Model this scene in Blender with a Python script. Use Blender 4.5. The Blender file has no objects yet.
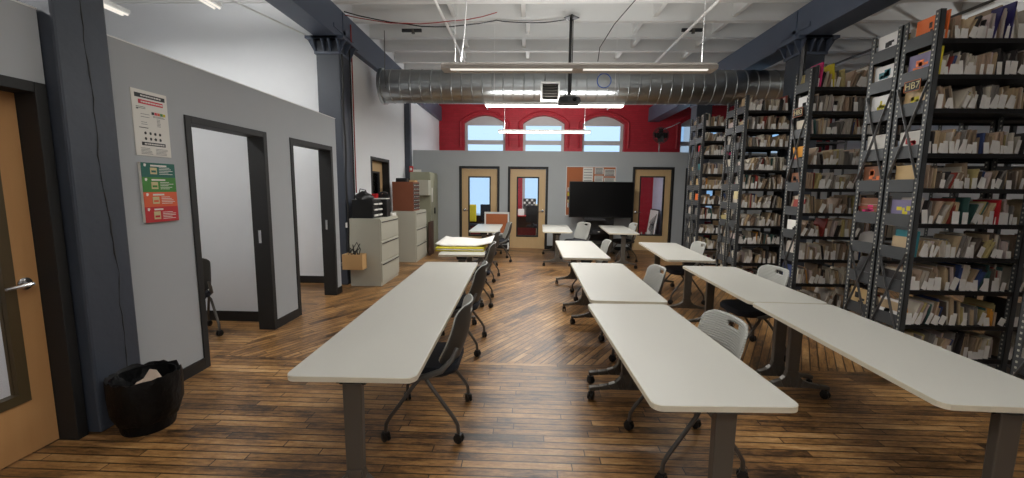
import bpy, bmesh, math, random
from mathutils import Vector, Matrix
random.seed(7)
C = bpy.context.scene.collection
PI = math.pi
S = bpy.context.scene

# ------------------------------------------------------------------ materials
def nd(nt, t, **k):
    n = nt.nodes.new(t)
    for a, b in k.items():
        if a.startswith('i_'): n.inputs[a[2:]].default_value = b
        else: setattr(n, a, b)
    return n
def lin(c):
    return tuple(((v/255)/12.92 if v/255 <= .04045 else ((v/255+.055)/1.055)**2.4) for v in c)
def mat(name, rgb, rough=.5, metal=0., var=.06, scale=6., bump=0., bscale=60., spec=.5):
    m = bpy.data.materials.new(name); m.use_nodes = True; nt = m.node_tree
    b = nt.nodes['Principled BSDF']; c = lin(rgb)
    b.inputs['Roughness'].default_value = rough; b.inputs['Metallic'].default_value = metal
    b.inputs['Specular IOR Level'].default_value = spec
    tc = nd(nt, 'ShaderNodeTexCoord'); no = nd(nt, 'ShaderNodeTexNoise'); no.inputs['Scale'].default_value = scale
    no.inputs['Detail'].default_value = 4
    nt.links.new(tc.outputs['Object'], no.inputs['Vector'])
    mx = nd(nt, 'ShaderNodeMix', data_type='RGBA')
    mx.inputs[6].default_value = (*[v*(1-var) for v in c], 1); mx.inputs[7].default_value = (*[min(1, v*(1+var)) for v in c], 1)
    nt.links.new(no.outputs['Fac'], mx.inputs[0]); nt.links.new(mx.outputs[2], b.inputs['Base Color'])
    if bump:
        n2 = nd(nt, 'ShaderNodeTexNoise'); n2.inputs['Scale'].default_value = bscale
        bp = nd(nt, 'ShaderNodeBump'); bp.inputs['Strength'].default_value = bump; bp.inputs['Distance'].default_value = .01
        nt.links.new(tc.outputs['Object'], n2.inputs['Vector']); nt.links.new(n2.outputs['Fac'], bp.inputs['Height']); nt.links.new(bp.outputs[0], b.inputs['Normal'])
    return m
def emit(name, rgb, s):
    m = bpy.data.materials.new(name); m.use_nodes = True; nt = m.node_tree; nt.nodes.clear()
    o = nd(nt, 'ShaderNodeOutputMaterial'); e = nd(nt, 'ShaderNodeEmission'); e.inputs[0].default_value = (*lin(rgb), 1); e.inputs[1].default_value = s
    nt.links.new(e.outputs[0], o.inputs[0]); return m
def glass(name, tint=(1, 1, 1)):
    m = bpy.data.materials.new(name); m.use_nodes = True; nt = m.node_tree; nt.nodes.clear()
    o = nd(nt, 'ShaderNodeOutputMaterial'); t = nd(nt, 'ShaderNodeBsdfTransparent'); g = nd(nt, 'ShaderNodeBsdfGlossy')
    t.inputs[0].default_value = (*tint, 1)
    g.inputs['Roughness'].default_value = .02; f = nd(nt, 'ShaderNodeFresnel'); f.inputs[0].default_value = 1.3
    x = nd(nt, 'ShaderNodeMixShader'); nt.links.new(f.outputs[0], x.inputs[0]); nt.links.new(t.outputs[0], x.inputs[1]); nt.links.new(g.outputs[0], x.inputs[2])
    nt.links.new(x.outputs[0], o.inputs[0]); return m
def wood(name, a, b_, rough=.45, axis=2, sc=3.):
    m = bpy.data.materials.new(name); m.use_nodes = True; nt = m.node_tree; b = nt.nodes['Principled BSDF']; b.inputs['Roughness'].default_value = rough
    tc = nd(nt, 'ShaderNodeTexCoord'); mp = nd(nt, 'ShaderNodeMapping'); s = [sc*6]*3; s[axis] = sc*.5; mp.inputs['Scale'].default_value = s
    no = nd(nt, 'ShaderNodeTexNoise'); no.inputs['Scale'].default_value = 1; no.inputs['Detail'].default_value = 6
    mx = nd(nt, 'ShaderNodeMix', data_type='RGBA'); mx.inputs[6].default_value = (*lin(a), 1); mx.inputs[7].default_value = (*lin(b_), 1)
    nt.links.new(tc.outputs['Object'], mp.inputs[0]); nt.links.new(mp.outputs[0], no.inputs['Vector']); nt.links.new(no.outputs['Fac'], mx.inputs[0]); nt.links.new(mx.outputs[2], b.inputs['Base Color'])
    return m
def brick(name, a, b_, mortar, sx=.2, sz=.07):
    m = bpy.data.materials.new(name); m.use_nodes = True; nt = m.node_tree; b = nt.nodes['Principled BSDF']; b.inputs['Roughness'].default_value = .55
    tc = nd(nt, 'ShaderNodeTexCoord'); sp = nd(nt, 'ShaderNodeSeparateXYZ'); cb = nd(nt, 'ShaderNodeCombineXYZ')
    nt.links.new(tc.outputs['Object'], sp.inputs[0]); nt.links.new(sp.outputs[0], cb.inputs[0]); nt.links.new(sp.outputs[2], cb.inputs[1])
    br = nd(nt, 'ShaderNodeTexBrick'); br.inputs['Scale'].default_value = 1; br.inputs['Brick Width'].default_value = sx; br.inputs['Row Height'].default_value = sz; br.inputs['Mortar Size'].default_value = .004
    br.inputs[1].default_value = (*lin(a), 1); br.inputs[2].default_value = (*lin(b_), 1); br.inputs[3].default_value = (*lin(mortar), 1)
    nt.links.new(cb.outputs[0], br.inputs[0])
    bp = nd(nt, 'ShaderNodeBump'); bp.inputs['Strength'].default_value = .5; bp.inputs['Distance'].default_value = .01; bp.invert = True
    nt.links.new(br.outputs['Fac'], bp.inputs['Height']); nt.links.new(bp.outputs[0], b.inputs['Normal'])
    nt.links.new(br.outputs[0], b.inputs['Base Color']); return m

def floor_material():
    m = bpy.data.materials.new('strip_floor'); m.use_nodes = True; nt = m.node_tree; b = nt.nodes['Principled BSDF']; L = nt.links.new
    tc = nd(nt, 'ShaderNodeTexCoord'); sp = nd(nt, 'ShaderNodeSeparateXYZ'); L(tc.outputs['Object'], sp.inputs[0])
    def mth(op, a, b2=None, c=None):
        n = nd(nt, 'ShaderNodeMath', operation=op)
        for i, v in enumerate((a, b2, c)):
            if v is None: continue
            if isinstance(v, (int, float)): n.inputs[i].default_value = v
            else: L(v, n.inputs[i])
        return n.outputs[0]
    X, Y = sp.outputs[0], sp.outputs[1]
    # diagonal zone: main room between the two straight-laid zones
    zone = mth('MULTIPLY', mth('MULTIPLY', mth('GREATER_THAN', Y, 3.62), mth('LESS_THAN', Y, 8.1)), mth('GREATER_THAN', X, -2.83))
    a = math.radians(33); sa, ca = math.sin(a), math.cos(a)
    ud = mth('ADD', mth('MULTIPLY', X, sa), mth('MULTIPLY', Y, ca))
    vd = mth('SUBTRACT', mth('MULTIPLY', X, ca), mth('MULTIPLY', Y, sa))
    def mixv(f, p, q): return mth('ADD', mth('MULTIPLY', f, p), mth('MULTIPLY', mth('SUBTRACT', 1., f), q))
    u = mixv(zone, ud, X); v = mixv(zone, vd, Y)
    w = .066
    vs = mth('DIVIDE', v, w); row = mth('FLOOR', vs)
    wn = nd(nt, 'ShaderNodeTexWhiteNoise', noise_dimensions='1D'); L(mth('ADD', row, mth('MULTIPLY', zone, 77.)), wn.inputs['W'])
    ln = mth('ADD', mth('MULTIPLY', wn.outputs['Value'], .7), .55)
    us = mth('DIVIDE', mth('ADD', u, mth('MULTIPLY', wn.outputs['Value'], 37.)), ln); cell = mth('FLOOR', us)
    w2 = nd(nt, 'ShaderNodeTexWhiteNoise', noise_dimensions='3D'); cb = nd(nt, 'ShaderNodeCombineXYZ'); L(row, cb.inputs[0]); L(cell, cb.inputs[1]); L(zone, cb.inputs[2]); L(cb.outputs[0], w2.inputs['Vector'])
    # grain
    gv = nd(nt, 'ShaderNodeCombineXYZ'); L(mth('MULTIPLY', u, 5.), gv.inputs[0]); L(mth('MULTIPLY', v, 42.), gv.inputs[1]); L(mth('MULTIPLY', w2.outputs['Value'], 50.), gv.inputs[2])
    gn = nd(nt, 'ShaderNodeTexNoise'); gn.inputs['Scale'].default_value = 1; gn.inputs['Detail'].default_value = 6; gn.inputs['Roughness'].default_value = .65; L(gv.outputs[0], gn.inputs['Vector'])
    # worn patches, large, slightly stretched along the boards
    sv = nd(nt, 'ShaderNodeCombineXYZ'); L(mth('MULTIPLY', u, 1.1), sv.inputs[0]); L(mth('MULTIPLY', v, 3.4), sv.inputs[1])
    sn = nd(nt, 'ShaderNodeTexNoise'); sn.inputs['Scale'].default_value = 1.; sn.inputs['Detail'].default_value = 7; sn.inputs['Roughness'].default_value = .7; L(sv.outputs[0], sn.inputs['Vector'])
    tone = mth('ADD', mth('ADD', mth('MULTIPLY', w2.outputs['Value'], .26), mth('MULTIPLY', gn.outputs['Fac'], .62)), mth('MULTIPLY', mth('SUBTRACT', sn.outputs['Fac'], .49), 1.45))
    fn = nd(nt, 'ShaderNodeTexNoise'); fn.inputs['Scale'].default_value = 1; fn.inputs['Detail'].default_value = 5; fn.inputs['Roughness'].default_value = .8
    fv3 = nd(nt, 'ShaderNodeCombineXYZ'); L(mth('MULTIPLY', u, 16.), fv3.inputs[0]); L(mth('MULTIPLY', v, 60.), fv3.inputs[1]); L(fv3.outputs[0], fn.inputs['Vector'])
    tone = mth('ADD', tone, mth('MULTIPLY', mth('SUBTRACT', fn.outputs['Fac'], .5), .75))
    rp = nd(nt, 'ShaderNodeValToRGB'); L(tone, rp.inputs[0]); cr = rp.color_ramp
    cols = [(0.04, (31, 23, 17)), (.20, (70, 50, 33)), (.36, (120, 86, 51)), (.54, (159, 117, 70)), (.74, (188, 147, 97)), (.98, (210, 180, 140))]
    cr.elements[0].position = cols[0][0]; cr.elements[0].color = (*lin(cols[0][1]), 1)
    cr.elements[1].position = cols[-1][0]; cr.elements[1].color = (*lin(cols[-1][1]), 1)
    for p_, c_ in cols[1:-1]:
        e = cr.elements.new(p_); e.color = (*lin(c_), 1)
    # seams
    fv = mth('FRACT', vs); ev = mth('MINIMUM', fv, mth('SUBTRACT', 1., fv)); sv1 = mth('LESS_THAN', ev, mth('MULTIPLY', sn.outputs['Fac'], .14))
    fu = mth('FRACT', us); eu = mth('MULTIPLY', mth('MINIMUM', fu, mth('SUBTRACT', 1., fu)), ln); su1 = mth('LESS_THAN', eu, .0035)
    seam = mth('MAXIMUM', sv1, su1)
    mx = nd(nt, 'ShaderNodeMix', data_type='RGBA'); L(mth('MULTIPLY', seam, mth('ADD', .45, mth('MULTIPLY', fn.outputs['Fac'], .8))), mx.inputs[0]); L(rp.outputs[0], mx.inputs[6]); mx.inputs[7].default_value = (*lin((20, 13, 9)), 1)
    L(mx.outputs[2], b.inputs['Base Color'])
    L(mth('ADD', mth('MULTIPLY', fn.outputs['Fac'], .35), .16), b.inputs['Roughness'])
    bp = nd(nt, 'ShaderNodeBump'); bp.inputs['Strength'].default_value = .45; bp.inputs['Distance'].default_value = .004
    L(mth('SUBTRACT', mth('MULTIPLY', gn.outputs['Fac'], .6), seam), bp.inputs['Height']); L(bp.outputs[0], b.inputs['Normal'])
    return m

def punched(name, rgb):
    m = bpy.data.materials.new(name); m.use_nodes = True; nt = m.node_tree; b = nt.nodes['Principled BSDF']; L = nt.links.new
    b.inputs['Roughness'].default_value = .45; b.inputs['Metallic'].default_value = .3
    tc = nd(nt, 'ShaderNodeTexCoord'); sp = nd(nt, 'ShaderNodeSeparateXYZ'); L(tc.outputs['Object'], sp.inputs[0])
    f = nd(nt, 'ShaderNodeMath', operation='MULTIPLY'); L(sp.outputs[2], f.inputs[0]); f.inputs[1].default_value = 26
    g = nd(nt, 'ShaderNodeMath', operation='FRACT'); L(f.outputs[0], g.inputs[0])
    h = nd(nt, 'ShaderNodeMath', operation='LESS_THAN'); L(g.outputs[0], h.inputs[0]); h.inputs[1].default_value = .38
    hs = nd(nt, 'ShaderNodeAttribute', attribute_name='hole')
    k = nd(nt, 'ShaderNodeMath', operation='MULTIPLY'); L(h.outputs[0], k.inputs[0]); L(hs.outputs['Fac'], k.inputs[1])
    mx = nd(nt, 'ShaderNodeMix', data_type='RGBA'); L(k.outputs[0], mx.inputs[0]); mx.inputs[6].default_value = (*lin(rgb), 1); mx.inputs[7].default_value = (*lin((168, 166, 160)), 1)  # pale slot colour stands in for light passing through the holes
    L(mx.outputs[2], b.inputs['Base Color']); return m

M = {}
def mk(k, *a, **kw): M[k] = mat(k, *a, **kw)
mk('partition_grey', (166, 169, 172), .75, var=.02)
mk('far_grey', (172, 176, 178), .75, var=.02)
mk('white_wall', (222, 224, 227), .8, var=.02, bump=.1, bscale=20)
mk('ceiling_white', (226, 227, 226), .8, var=.04, scale=2, bump=.15, bscale=12)
mk('black_trim', (28, 28, 28), .6)
mk('base_black', (18, 18, 18), .5)
mk('slate', (60, 66, 77), .5, var=.12, scale=3, bump=.25, bscale=14)
mk('steel_blue', (76, 86, 104), .5, var=.08, scale=2)
mk('top_laminate', (192, 190, 182), .38, var=.015, scale=2)
mk('top_edge', (206, 198, 178), .5)
mk('table_metal', (98, 94, 88), .38, .5, var=.03)
mk('black_plastic', (20, 20, 21), .4)
mk('chair_shell', (164, 164, 158), .45, var=.03)
mk('chair_dark_shell', (92, 91, 88), .45, var=.03)
mk('shell_rear', (66, 65, 62), .5)
mk('chair_tube', (98, 94, 90), .35, .6)
mk('seat_fabric', (24, 27, 36), .9, bump=.3, bscale=200)
mk('galvanised', (172, 176, 178), .3, 1., var=.12, scale=5)
mk('white_enamel', (225, 225, 222), .4)
mk('fixture_beige', (176, 168, 160), .5)
mk('cabinet_grey', (176, 174, 160), .45, var=.02)
mk('cabinet_olive', (148, 148, 126), .45, var=.02)
mk('gap_dark', (40, 38, 34), .6)
mk('chrome', (190, 190, 192), .18, .9)
mk('orange_box', (126, 72, 48), .6)
mk('ply', (196, 158, 108), .6)
mk('cork', (176, 104, 66), .9, bump=.3, bscale=120)
mk('paper', (222, 219, 212), .8, var=.03)
mk('screen', (4, 4, 5), .35, spec=.2)
mk('yellow', (206, 190, 40), .6)
mk('red', (186, 28, 34), .5)
mk('poster_red', (200, 48, 66), .5)
mk('green_dark', (14, 96, 84), .5)
mk('green', (60, 130, 48), .5)
mk('orange', (214, 92, 50), .5)
mk('crimson', (186, 34, 42), .5)
mk('blue', (40, 90, 190), .5)
mk('ink', (40, 40, 42), .6)
mk('rack_black', (26, 25, 25), .5, .2)
mk('rack_grey', (74, 76, 78), .5, .3)
mk('brace_grey', (112, 112, 112), .4, .5)
mk('bag_plastic', (5, 5, 6), .5, spec=.25, bump=.6, bscale=30)
mk('tissue', (206, 184, 166), .9)
mk('cable_white', (226, 226, 226), .5)
mk('cable_red', (150, 50, 44), .6)
mk('window_frame', (186, 184, 184), .6)
mk('lavender_wall', (196, 198, 216), .8)
mk('board_dark', (70, 48, 36), .6)
mk('pale_blue_plastic', (180, 205, 225), .5)
mk('tan_label', (200, 186, 140), .6)
M['door_wood'] = wood('door_wood', (186, 138, 88), (200, 154, 104), .4)
M['door_wood_far'] = wood('door_wood_far', (196, 164, 118), (206, 176, 132), .4)
M['bronze'] = mat('bronze', (86, 72, 48), .45, .2)
M['red_brick'] = brick('red_brick', (170, 28, 44), (158, 24, 38), (140, 22, 34))
M['floor'] = floor_material()
M['post'] = punched('punched_post', (58, 60, 62))
M['glass'] = glass('glass'); M['door_glass'] = glass('door_glass', (.9, .92, .95))
M['frost'] = mat('frosted_glass', (205, 212, 208), .5)
M['tube_on'] = emit('lit_tube', (255, 250, 240), 9.)
M['tube_dim'] = emit('lit_louvre_strip', (255, 248, 236), 1.0)

# ribbed chair shell
def rib(m):
    nt = m.node_tree; b = nt.nodes['Principled BSDF']; tc = nd(nt, 'ShaderNodeTexCoord'); wv = nd(nt, 'ShaderNodeTexWave', wave_type='BANDS', bands_direction='Z'); wv.inputs['Scale'].default_value = 22
    nt.links.new(tc.outputs['Object'], wv.inputs['Vector']); bp = nd(nt, 'ShaderNodeBump'); bp.inputs['Strength'].default_value = .5; bp.inputs['Distance'].default_value = .006
    nt.links.new(wv.outputs['Fac'], bp.inputs['Height']); nt.links.new(bp.outputs[0], b.inputs['Normal'])
mk('chair_ribbed', (166, 166, 160), .45, var=.03); rib(M['chair_ribbed'])

# ------------------------------------------------------------------ mesh builder
class MB:
    def __init__(s): s.v = []; s.f = []; s.m = []
    def add(s, vs, fs, m=0):
        o = len(s.v); s.v += [tuple(v) for v in vs]; s.f += [tuple(i+o for i in f) for f in fs]; s.m += [m]*len(fs); return s
    def box(s, x0, x1, y0, y1, z0, z1, m=0):
        v = [(x, y, z) for x in (x0, x1) for y in (y0, y1) for z in (z0, z1)]
        return s.add(v, [(0, 1, 3, 2), (4, 6, 7, 5), (0, 4, 5, 1), (2, 3, 7, 6), (0, 2, 6, 4), (1, 5, 7, 3)], m)
    def obox(s, c, size, R=None, m=0):
        h = [k/2 for k in size]; R = R or Matrix.Identity(3)
        v = [Vector(c)+R@Vector((x*h[0], y*h[1], z*h[2])) for x in (-1, 1) for y in (-1, 1) for z in (-1, 1)]
        return s.add(v, [(0, 1, 3, 2), (4, 6, 7, 5), (0, 4, 5, 1), (2, 3, 7, 6), (0, 2, 6, 4), (1, 5, 7, 3)], m)
    def bar(s, a, b, w, t, m=0, up=(0, 0, 1)):
        a = Vector(a); b = Vector(b); z = (b-a).normalized(); u = Vector(up)
        if abs(z.dot(u)) > .98: u = Vector((0, 1, 0))
        x = z.cross(u).normalized(); y = z.cross(x); R = Matrix((x, y, z)).transposed()
        return s.obox((a+b)/2, (w, t, (b-a).length), R, m)
    def prism(s, poly, ax, a, b, m=0):
        def P(p, h):
            return (h, p[0], p[1]) if ax == 'x' else ((p[0], h, p[1]) if ax == 'y' else (p[0], p[1], h))
        n = len(poly); v = [P(p, a) for p in poly]+[P(p, b) for p in poly]
        f = [tuple(range(n)), tuple(range(2*n-1, n-1, -1))]+[(i, i+n, (i+1) % n+n, (i+1) % n) for i in range(n)]
        return s.add(v, f, m)
    def tube(s, pts, r, n=8, m=0, closed=False):
        pts = [Vector(p) for p in pts]; k = len(pts); rr = r if isinstance(r, (list, tuple)) else [r]*k
        v = []; prev = None
        for i, p in enumerate(pts):
            t = ((pts[(i+1) % k]-pts[i-1]) if closed else (pts[min(i+1, k-1)]-pts[max(i-1, 0)])).normalized()
            if prev is None:
                a = Vector((0, 0, 1)) if abs(t.z) < .9 else Vector((1, 0, 0)); x = t.cross(a).normalized()
            else: x = (prev-t*prev.dot(t)).normalized()
            prev = x; y = t.cross(x)
            v += [p+(x*math.cos(2*PI*j/n)+y*math.sin(2*PI*j/n))*rr[i] for j in range(n)]
        f = []
        for i in range(k if closed else k-1):
            q = (i+1) % k
            f += [(i*n+j, i*n+(j+1) % n, q*n+(j+1) % n, q*n+j) for j in range(n)]
        if not closed: f += [tuple(range(n-1, -1, -1)), tuple(range((k-1)*n, k*n))]
        return s.add(v, f, m)
    def lathe(s, prof, n=24, o=(0, 0, 0), ax='z', m=0, cap=True):
        v = []
        for r, h in prof:
            for j in range(n):
                a = 2*PI*j/n; c, d = r*math.cos(a), r*math.sin(a)
                p = (c, d, h) if ax == 'z' else ((h, c, d) if ax == 'x' else (d, h, c))
                v.append((p[0]+o[0], p[1]+o[1], p[2]+o[2]))
        f = [(i*n+j, i*n+(j+1) % n, (i+1)*n+(j+1) % n, (i+1)*n+j) for i in range(len(prof)-1) for j in range(n)]
        if cap: f += [tuple(range(n-1, -1, -1)), tuple(range((len(prof)-1)*n, len(prof)*n))]
        return s.add(v, f, m)
    def build(s, name, mats, parent=None, bevel=0, smooth=False, loc=None, rot=None, recalc=True, link=True):
        me = bpy.data.meshes.new(name); me.from_pydata(s.v, [], s.f)
        mats = mats if isinstance(mats, (list, tuple)) else [mats]
        for q in mats: me.materials.append(M[q] if isinstance(q, str) else q)
        me.polygons.foreach_set('material_index', s.m)
        if recalc:
            bm = bmesh.new(); bm.from_mesh(me); bmesh.ops.recalc_face_normals(bm, faces=bm.faces); bm.to_mesh(me); bm.free()
        if smooth:
            me.polygons.foreach_set('use_smooth', [True]*len(me.polygons)); me.set_sharp_from_angle(angle=math.radians(40))
        o = bpy.data.objects.new(name, me)
        if link: C.objects.link(o)
        if parent: o.parent = parent
        if loc: o.location = loc
        if rot: o.rotation_euler = rot
        if bevel:
            b = o.modifiers.new('bevel', 'BEVEL'); b.width = bevel; b.segments = 2; b.limit_method = 'ANGLE'; b.harden_normals = False
        return o
def tag(o, label=None, cat=None, group=None, kind=None):
    if label: o['label'] = label
    if cat: o['category'] = cat
    if group: o['group'] = group
    if kind: o['kind'] = kind
    return o
def thing(name, label, cat, loc=(0, 0, 0), rz=0, group=None, kind=None):
    o = bpy.data.objects.new(name, None); C.objects.link(o); o.location = loc; o.rotation_euler = (0, 0, rz); o.empty_display_size = .1
    return tag(o, label, cat, group, kind)
def copy_tree(o, parent=None):
    c = o.copy(); C.objects.link(c)
    if parent: c.parent = parent
    for ch in list(o.children): copy_tree(ch, c)
    return c
def struct(o, label=None, cat=None):
    o['kind'] = 'structure'
    if label: o['label'] = label
    if cat: o['category'] = cat
    return o
def text(body, size, name, m, parent, loc, rot, ext=.001):
    cu = bpy.data.curves.new(name, 'FONT'); cu.body = body; cu.size = size; cu.align_x = 'CENTER'; cu.align_y = 'CENTER'; cu.extrude = ext
    t = bpy.data.objects.new(name, cu); me = bpy.data.meshes.new_from_object(t); bpy.data.objects.remove(t)
    me.materials.clear(); me.materials.append(M[m]); o = bpy.data.objects.new(name, me); C.objects.link(o); o.parent = parent; o.location = loc; o.rotation_euler = rot
    return o

# ------------------------------------------------------------------ camera
f_px = 410.; pitch, yaw, roll = 0.12202808891684082, -0.0334493335682752, 0.011401566068430824
cy, sy, cp, sp = math.cos(yaw), math.sin(yaw), math.cos(pitch), math.sin(pitch)
fw = Vector((sy*cp, cy*cp, -sp)); rt = Vector((cy, -sy, 0)); up = rt.cross(fw)
r2 = math.cos(roll)*rt+math.sin(roll)*up; u2 = -math.sin(roll)*rt+math.cos(roll)*up
cam = bpy.data.cameras.new('camera'); co = bpy.data.objects.new('camera', cam); C.objects.link(co)
mw = Matrix((r2, u2, -fw)).transposed().to_4x4(); mw.translation = (0, 0, 1.6); co.matrix_world = mw
cam.sensor_width = 36; cam.lens = f_px/1024*36; cam.clip_start = .05; S.camera = co
def project(p):
    v = Vector(p)-Vector((0, 0, 1.6)); z = v.dot(fw)
    return (512+f_px*v.dot(r2)/z, 239-f_px*v.dot(u2)/z, z)

# ------------------------------------------------------------------ setting
struct(MB().box(-7.1, 10.1, -4.1, 14.5, -.12, 0).build('floor', 'floor'), 'worn narrow-strip hardwood floor laid straight and on the diagonal', 'floor')
ZC = 4.68
mb = MB().box(-7.1, 10.1, -4.1, 14.5, ZC, ZC+.12)
ceil = struct(mb.build('ceiling', 'ceiling_white'), 'white painted timber ceiling with deep joists', 'ceiling')
js = MB(); y = -3.21; joist_y = []
while y < 14.2:
    js.box(-6.98, 9.98, y, y+.1, 4.40, ZC); joist_y.append(y); y += .75
js.build('joist', 'ceiling_white', ceil)
bl = MB()
for i, y in enumerate(joist_y):
    off = (i % 2)*.16
    for x in (-5.6, -4.2, -1.45+off, -.05-off*.5, 1.9+off, 3.35, 5.4+off, 7.0, 8.4):
        bl.box(x, x+.07, y+.1, min(14.19, y+.75), 4.46, ZC)
bl.build('blocking', 'ceiling_white', ceil)
# outer walls
struct(MB().box(-7.1, 10.1, -4.1, -4.0, 0, ZC).build('wall_rear', 'white_wall'), 'white wall behind the viewer', 'wall')
struct(MB().box(10, 10.1, -4, 14.2, 0, ZC).build('wall_right', 'white_wall'), 'white wall beyond the bookshelves', 'wall')
struct(MB().box(-7.1, -7, -4, 14.2, 0, ZC).build('wall_left_outer', 'white_wall'), 'white outer wall seen above the offices', 'wall')
# white side wall with door 3 opening  (faces +X at X=-3)
mb = MB(); X0, X1 = -3.12, -3.0
mb.box(X0, X1, 6.72, 7.9, 0, ZC).box(X0, X1, 8.96, 14.2, 0, ZC).box(X0, X1, 7.9, 8.96, 2.19, ZC)
struct(mb.build('wall_left', 'white_wall'), 'white painted side wall behind the filing cabinets', 'wall')
struct(MB().box(-7, -3.0, 6.6, 6.72, 0, ZC).build('wall_office_end', 'white_wall'), 'tall white wall rising above the grey offices', 'wall')
# back red wall with arched windows
WY = 14.2; WIN = [(-2.14, -.74), (-.14, 1.26), (1.86, 3.26), (5.12, 6.5), (7.3, 8.7)]
def arch(x, a, b): t = (x-(a+b)/2)/((b-a)/2); return 3.80+.26*(1-t*t)
mb = MB(); xp = -7.1
for a, b in WIN:
    mb.box(xp, a, WY, WY+.34, 0, ZC); mb.box(a, b, WY, WY+.34, 0, .55)
    n = 12
    for i in range(n):
        u0, u1 = a+(b-a)*i/n, a+(b-a)*(i+1)/n; z0, z1 = arch(u0, a, b), arch(u1, a, b)
        mb.prism([(u0, z0), (u1, z1), (u1, ZC), (u0, ZC)], 'y', WY, WY+.34)
    xp = b
mb.box(xp, 10.1, WY, WY+.34, 0, ZC)
struct(mb.build('wall_back', 'red_brick', recalc=True), 'dark red painted brick back wall with arched windows', 'wall')
# red raised arch mouldings above windows
for i, (a, b) in enumerate(WIN):
    w = thing('window_%d' % (i+1), ('white framed arched sash window in the red wall, number %d from the left' % (i+1)), 'window'); w['kind'] = 'structure'
    mb = MB(); Yf = WY+.2
    mb.box(a, a+.09, Yf, Yf+.08, .55, 3.82).box(b-.09, b, Yf, Yf+.08, .55, 3.82).box(a+.09, b-.09, Yf, Yf+.08, 3.75, 3.82).box(a+.09, b-.09, Yf, Yf+.08, .55, .68)
    n = 10
    for k in range(n):
        u0, u1 = a+(b-a)*k/n, a+(b-a)*(k+1)/n
        mb.prism([(u0, 3.78), (u1, 3.78), (u1, arch(u1, a, b)), (u0, arch(u0, a, b))], 'y', Yf+.01, Yf+.07)
    mb.build('window_frame', 'window_frame', w)
    MB().box(a+.09, b-.09, Yf-.01, Yf+.07, 3.11, 3.25).build('meeting_rail', 'window_frame', w)
    MB().box(a+.09, b-.09, Yf+.03, Yf+.04, .68, 3.75).build('pane', 'glass', w)
    mb = MB(); n = 14
    pts = [(a-.13, WY-.02, 3.0)]+[(a-.13+(b-a+.26)*k/n, WY-.02, 3.83+.34*(1-((k/n)*2-1)**2)) for k in range(n+1)]+[(b+.13, WY-.02, 3.0)]
    mb.tube(pts, .035, 6); mb.build('arch_moulding', 'red_brick', w)
# neighbouring building outside
nb = thing('neighbouring_building', 'pale building seen through the back windows on the right', 'building', (9.5, 24, 0))
MB().box(-2.2, 6, 0, 4, 0, 7.2).build('facade', 'window_frame', nb)
for r_ in range(4):
    for k in range(4):
        MB().box(-1.9+k*1.9, -.7+k*1.9, -.05, 0, .9+r_*1.6, 2.1+r_*1.6).build('window', 'pale_blue_plastic', nb)

# far grey partition Y=10.9..11.02, X -3..10, z 2.58 with three doors
FD = [(-1.78, -.71), (-.49, .57), (2.76, 3.83), (4.12, 5.15)]
PY0, PY1, PH = 10.9, 11.02, 2.58
mb = MB(); xp = -3.0
for a, b in FD:
    mb.box(xp, a, PY0, PY1, 0, PH); mb.box(a, b, PY0, PY1, 2.18, PH); xp = b
mb.box(xp, 10, PY0, PY1, 0, PH)
struct(mb.build('wall_far_partition', 'far_grey'), 'grey partition wall with wooden doors across the room', 'wall')
struct(MB().box(4.3, 4.38, PY1, 14.2, 0, 2.58).build('wall_end_office', 'lavender_wall'), 'pale wall inside the right end office', 'wall')
def door(n, w, h, loc, rz, lbl, woodm='door_wood_far', depth=.12, lite=(.17, .17, .32, .20), fr=.06, handle_side=1, open_=False, lite_m='door_glass', stop='black_trim', recess=.05, parent_kind=True):
    # local: x along width 0..w, y 0 = front face, +y into the wall
    d = thing('door_%d' % n, lbl, 'door', loc, rz); d['kind'] = 'structure'
    mb = MB(); p = -.012
    mb.box(0, fr, p, depth, 0, h).box(w-fr, w, p, depth, 0, h).box(fr, w-fr, p, depth, h-fr, h)
    mb.build('door_frame', 'black_trim', d, bevel=.004)
    if open_:
        MB().box(w-fr-.004, w-fr, depth*.45, depth*.45+.03, .98, 1.12).build('strike_plate', 'chrome', d); return d
    l, r_, b, t = lite; x0, x1, z1 = fr+.004, w-fr-.004, h-fr-.004; y0 = recess; y1 = recess+.044
    lf = MB(); lf.box(x0, x0+l, y0, y1, .01, z1).box(x1-r_, x1, y0, y1, .01, z1).box(x0+l, x1-r_, y0, y1, .01, b).box(x0+l, x1-r_, y0, y1, z1-t, z1)
    leaf = lf.build('door_leaf', woodm, d)
    s = .035 if n != 1 else .055; mb = MB(); a0, a1, c0, c1 = x0+l, x1-r_, b, z1-t
    mb.box(a0, a0+s, y0-.008, y1, c0, c1).box(a1-s, a1, y0-.008, y1, c0, c1).box(a0+s, a1-s, y0-.008, y1, c0, c0+s).box(a0+s, a1-s, y0-.008, y1, c1-s, c1)
    mb.build('lite_frame', stop, d)
    MB().box(a0+s, a1-s, y0+.018, y0+.024, c0+s, c1-s).build('pane', lite_m, d)
    hx = x1-.07 if handle_side > 0 else x0+.07; sg = -1 if handle_side > 0 else 1
    mb = MB(); mb.lathe([(.036, 0), (.036, -.008), (.03, -.012)], 20, (hx, y0, 1.02), 'y'); mb.tube([(hx, y0-.01, 1.02), (hx, y0-.055, 1.02)], .011)
    mb.tube([(hx, y0-.052, 1.02), (hx+sg*.03, y0-.056, 1.02), (hx+sg*.125, y0-.052, 1.015)], [.012, .012, .009])
    mb.build('door_handle', 'chrome', d, smooth=True)
    return d
a, b = FD[0]; door(2, b-a, 2.18, (a, PY0, 0), 0, 'wooden glazed door nearest the tall grey-green cabinet', handle_side=-1)
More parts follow.
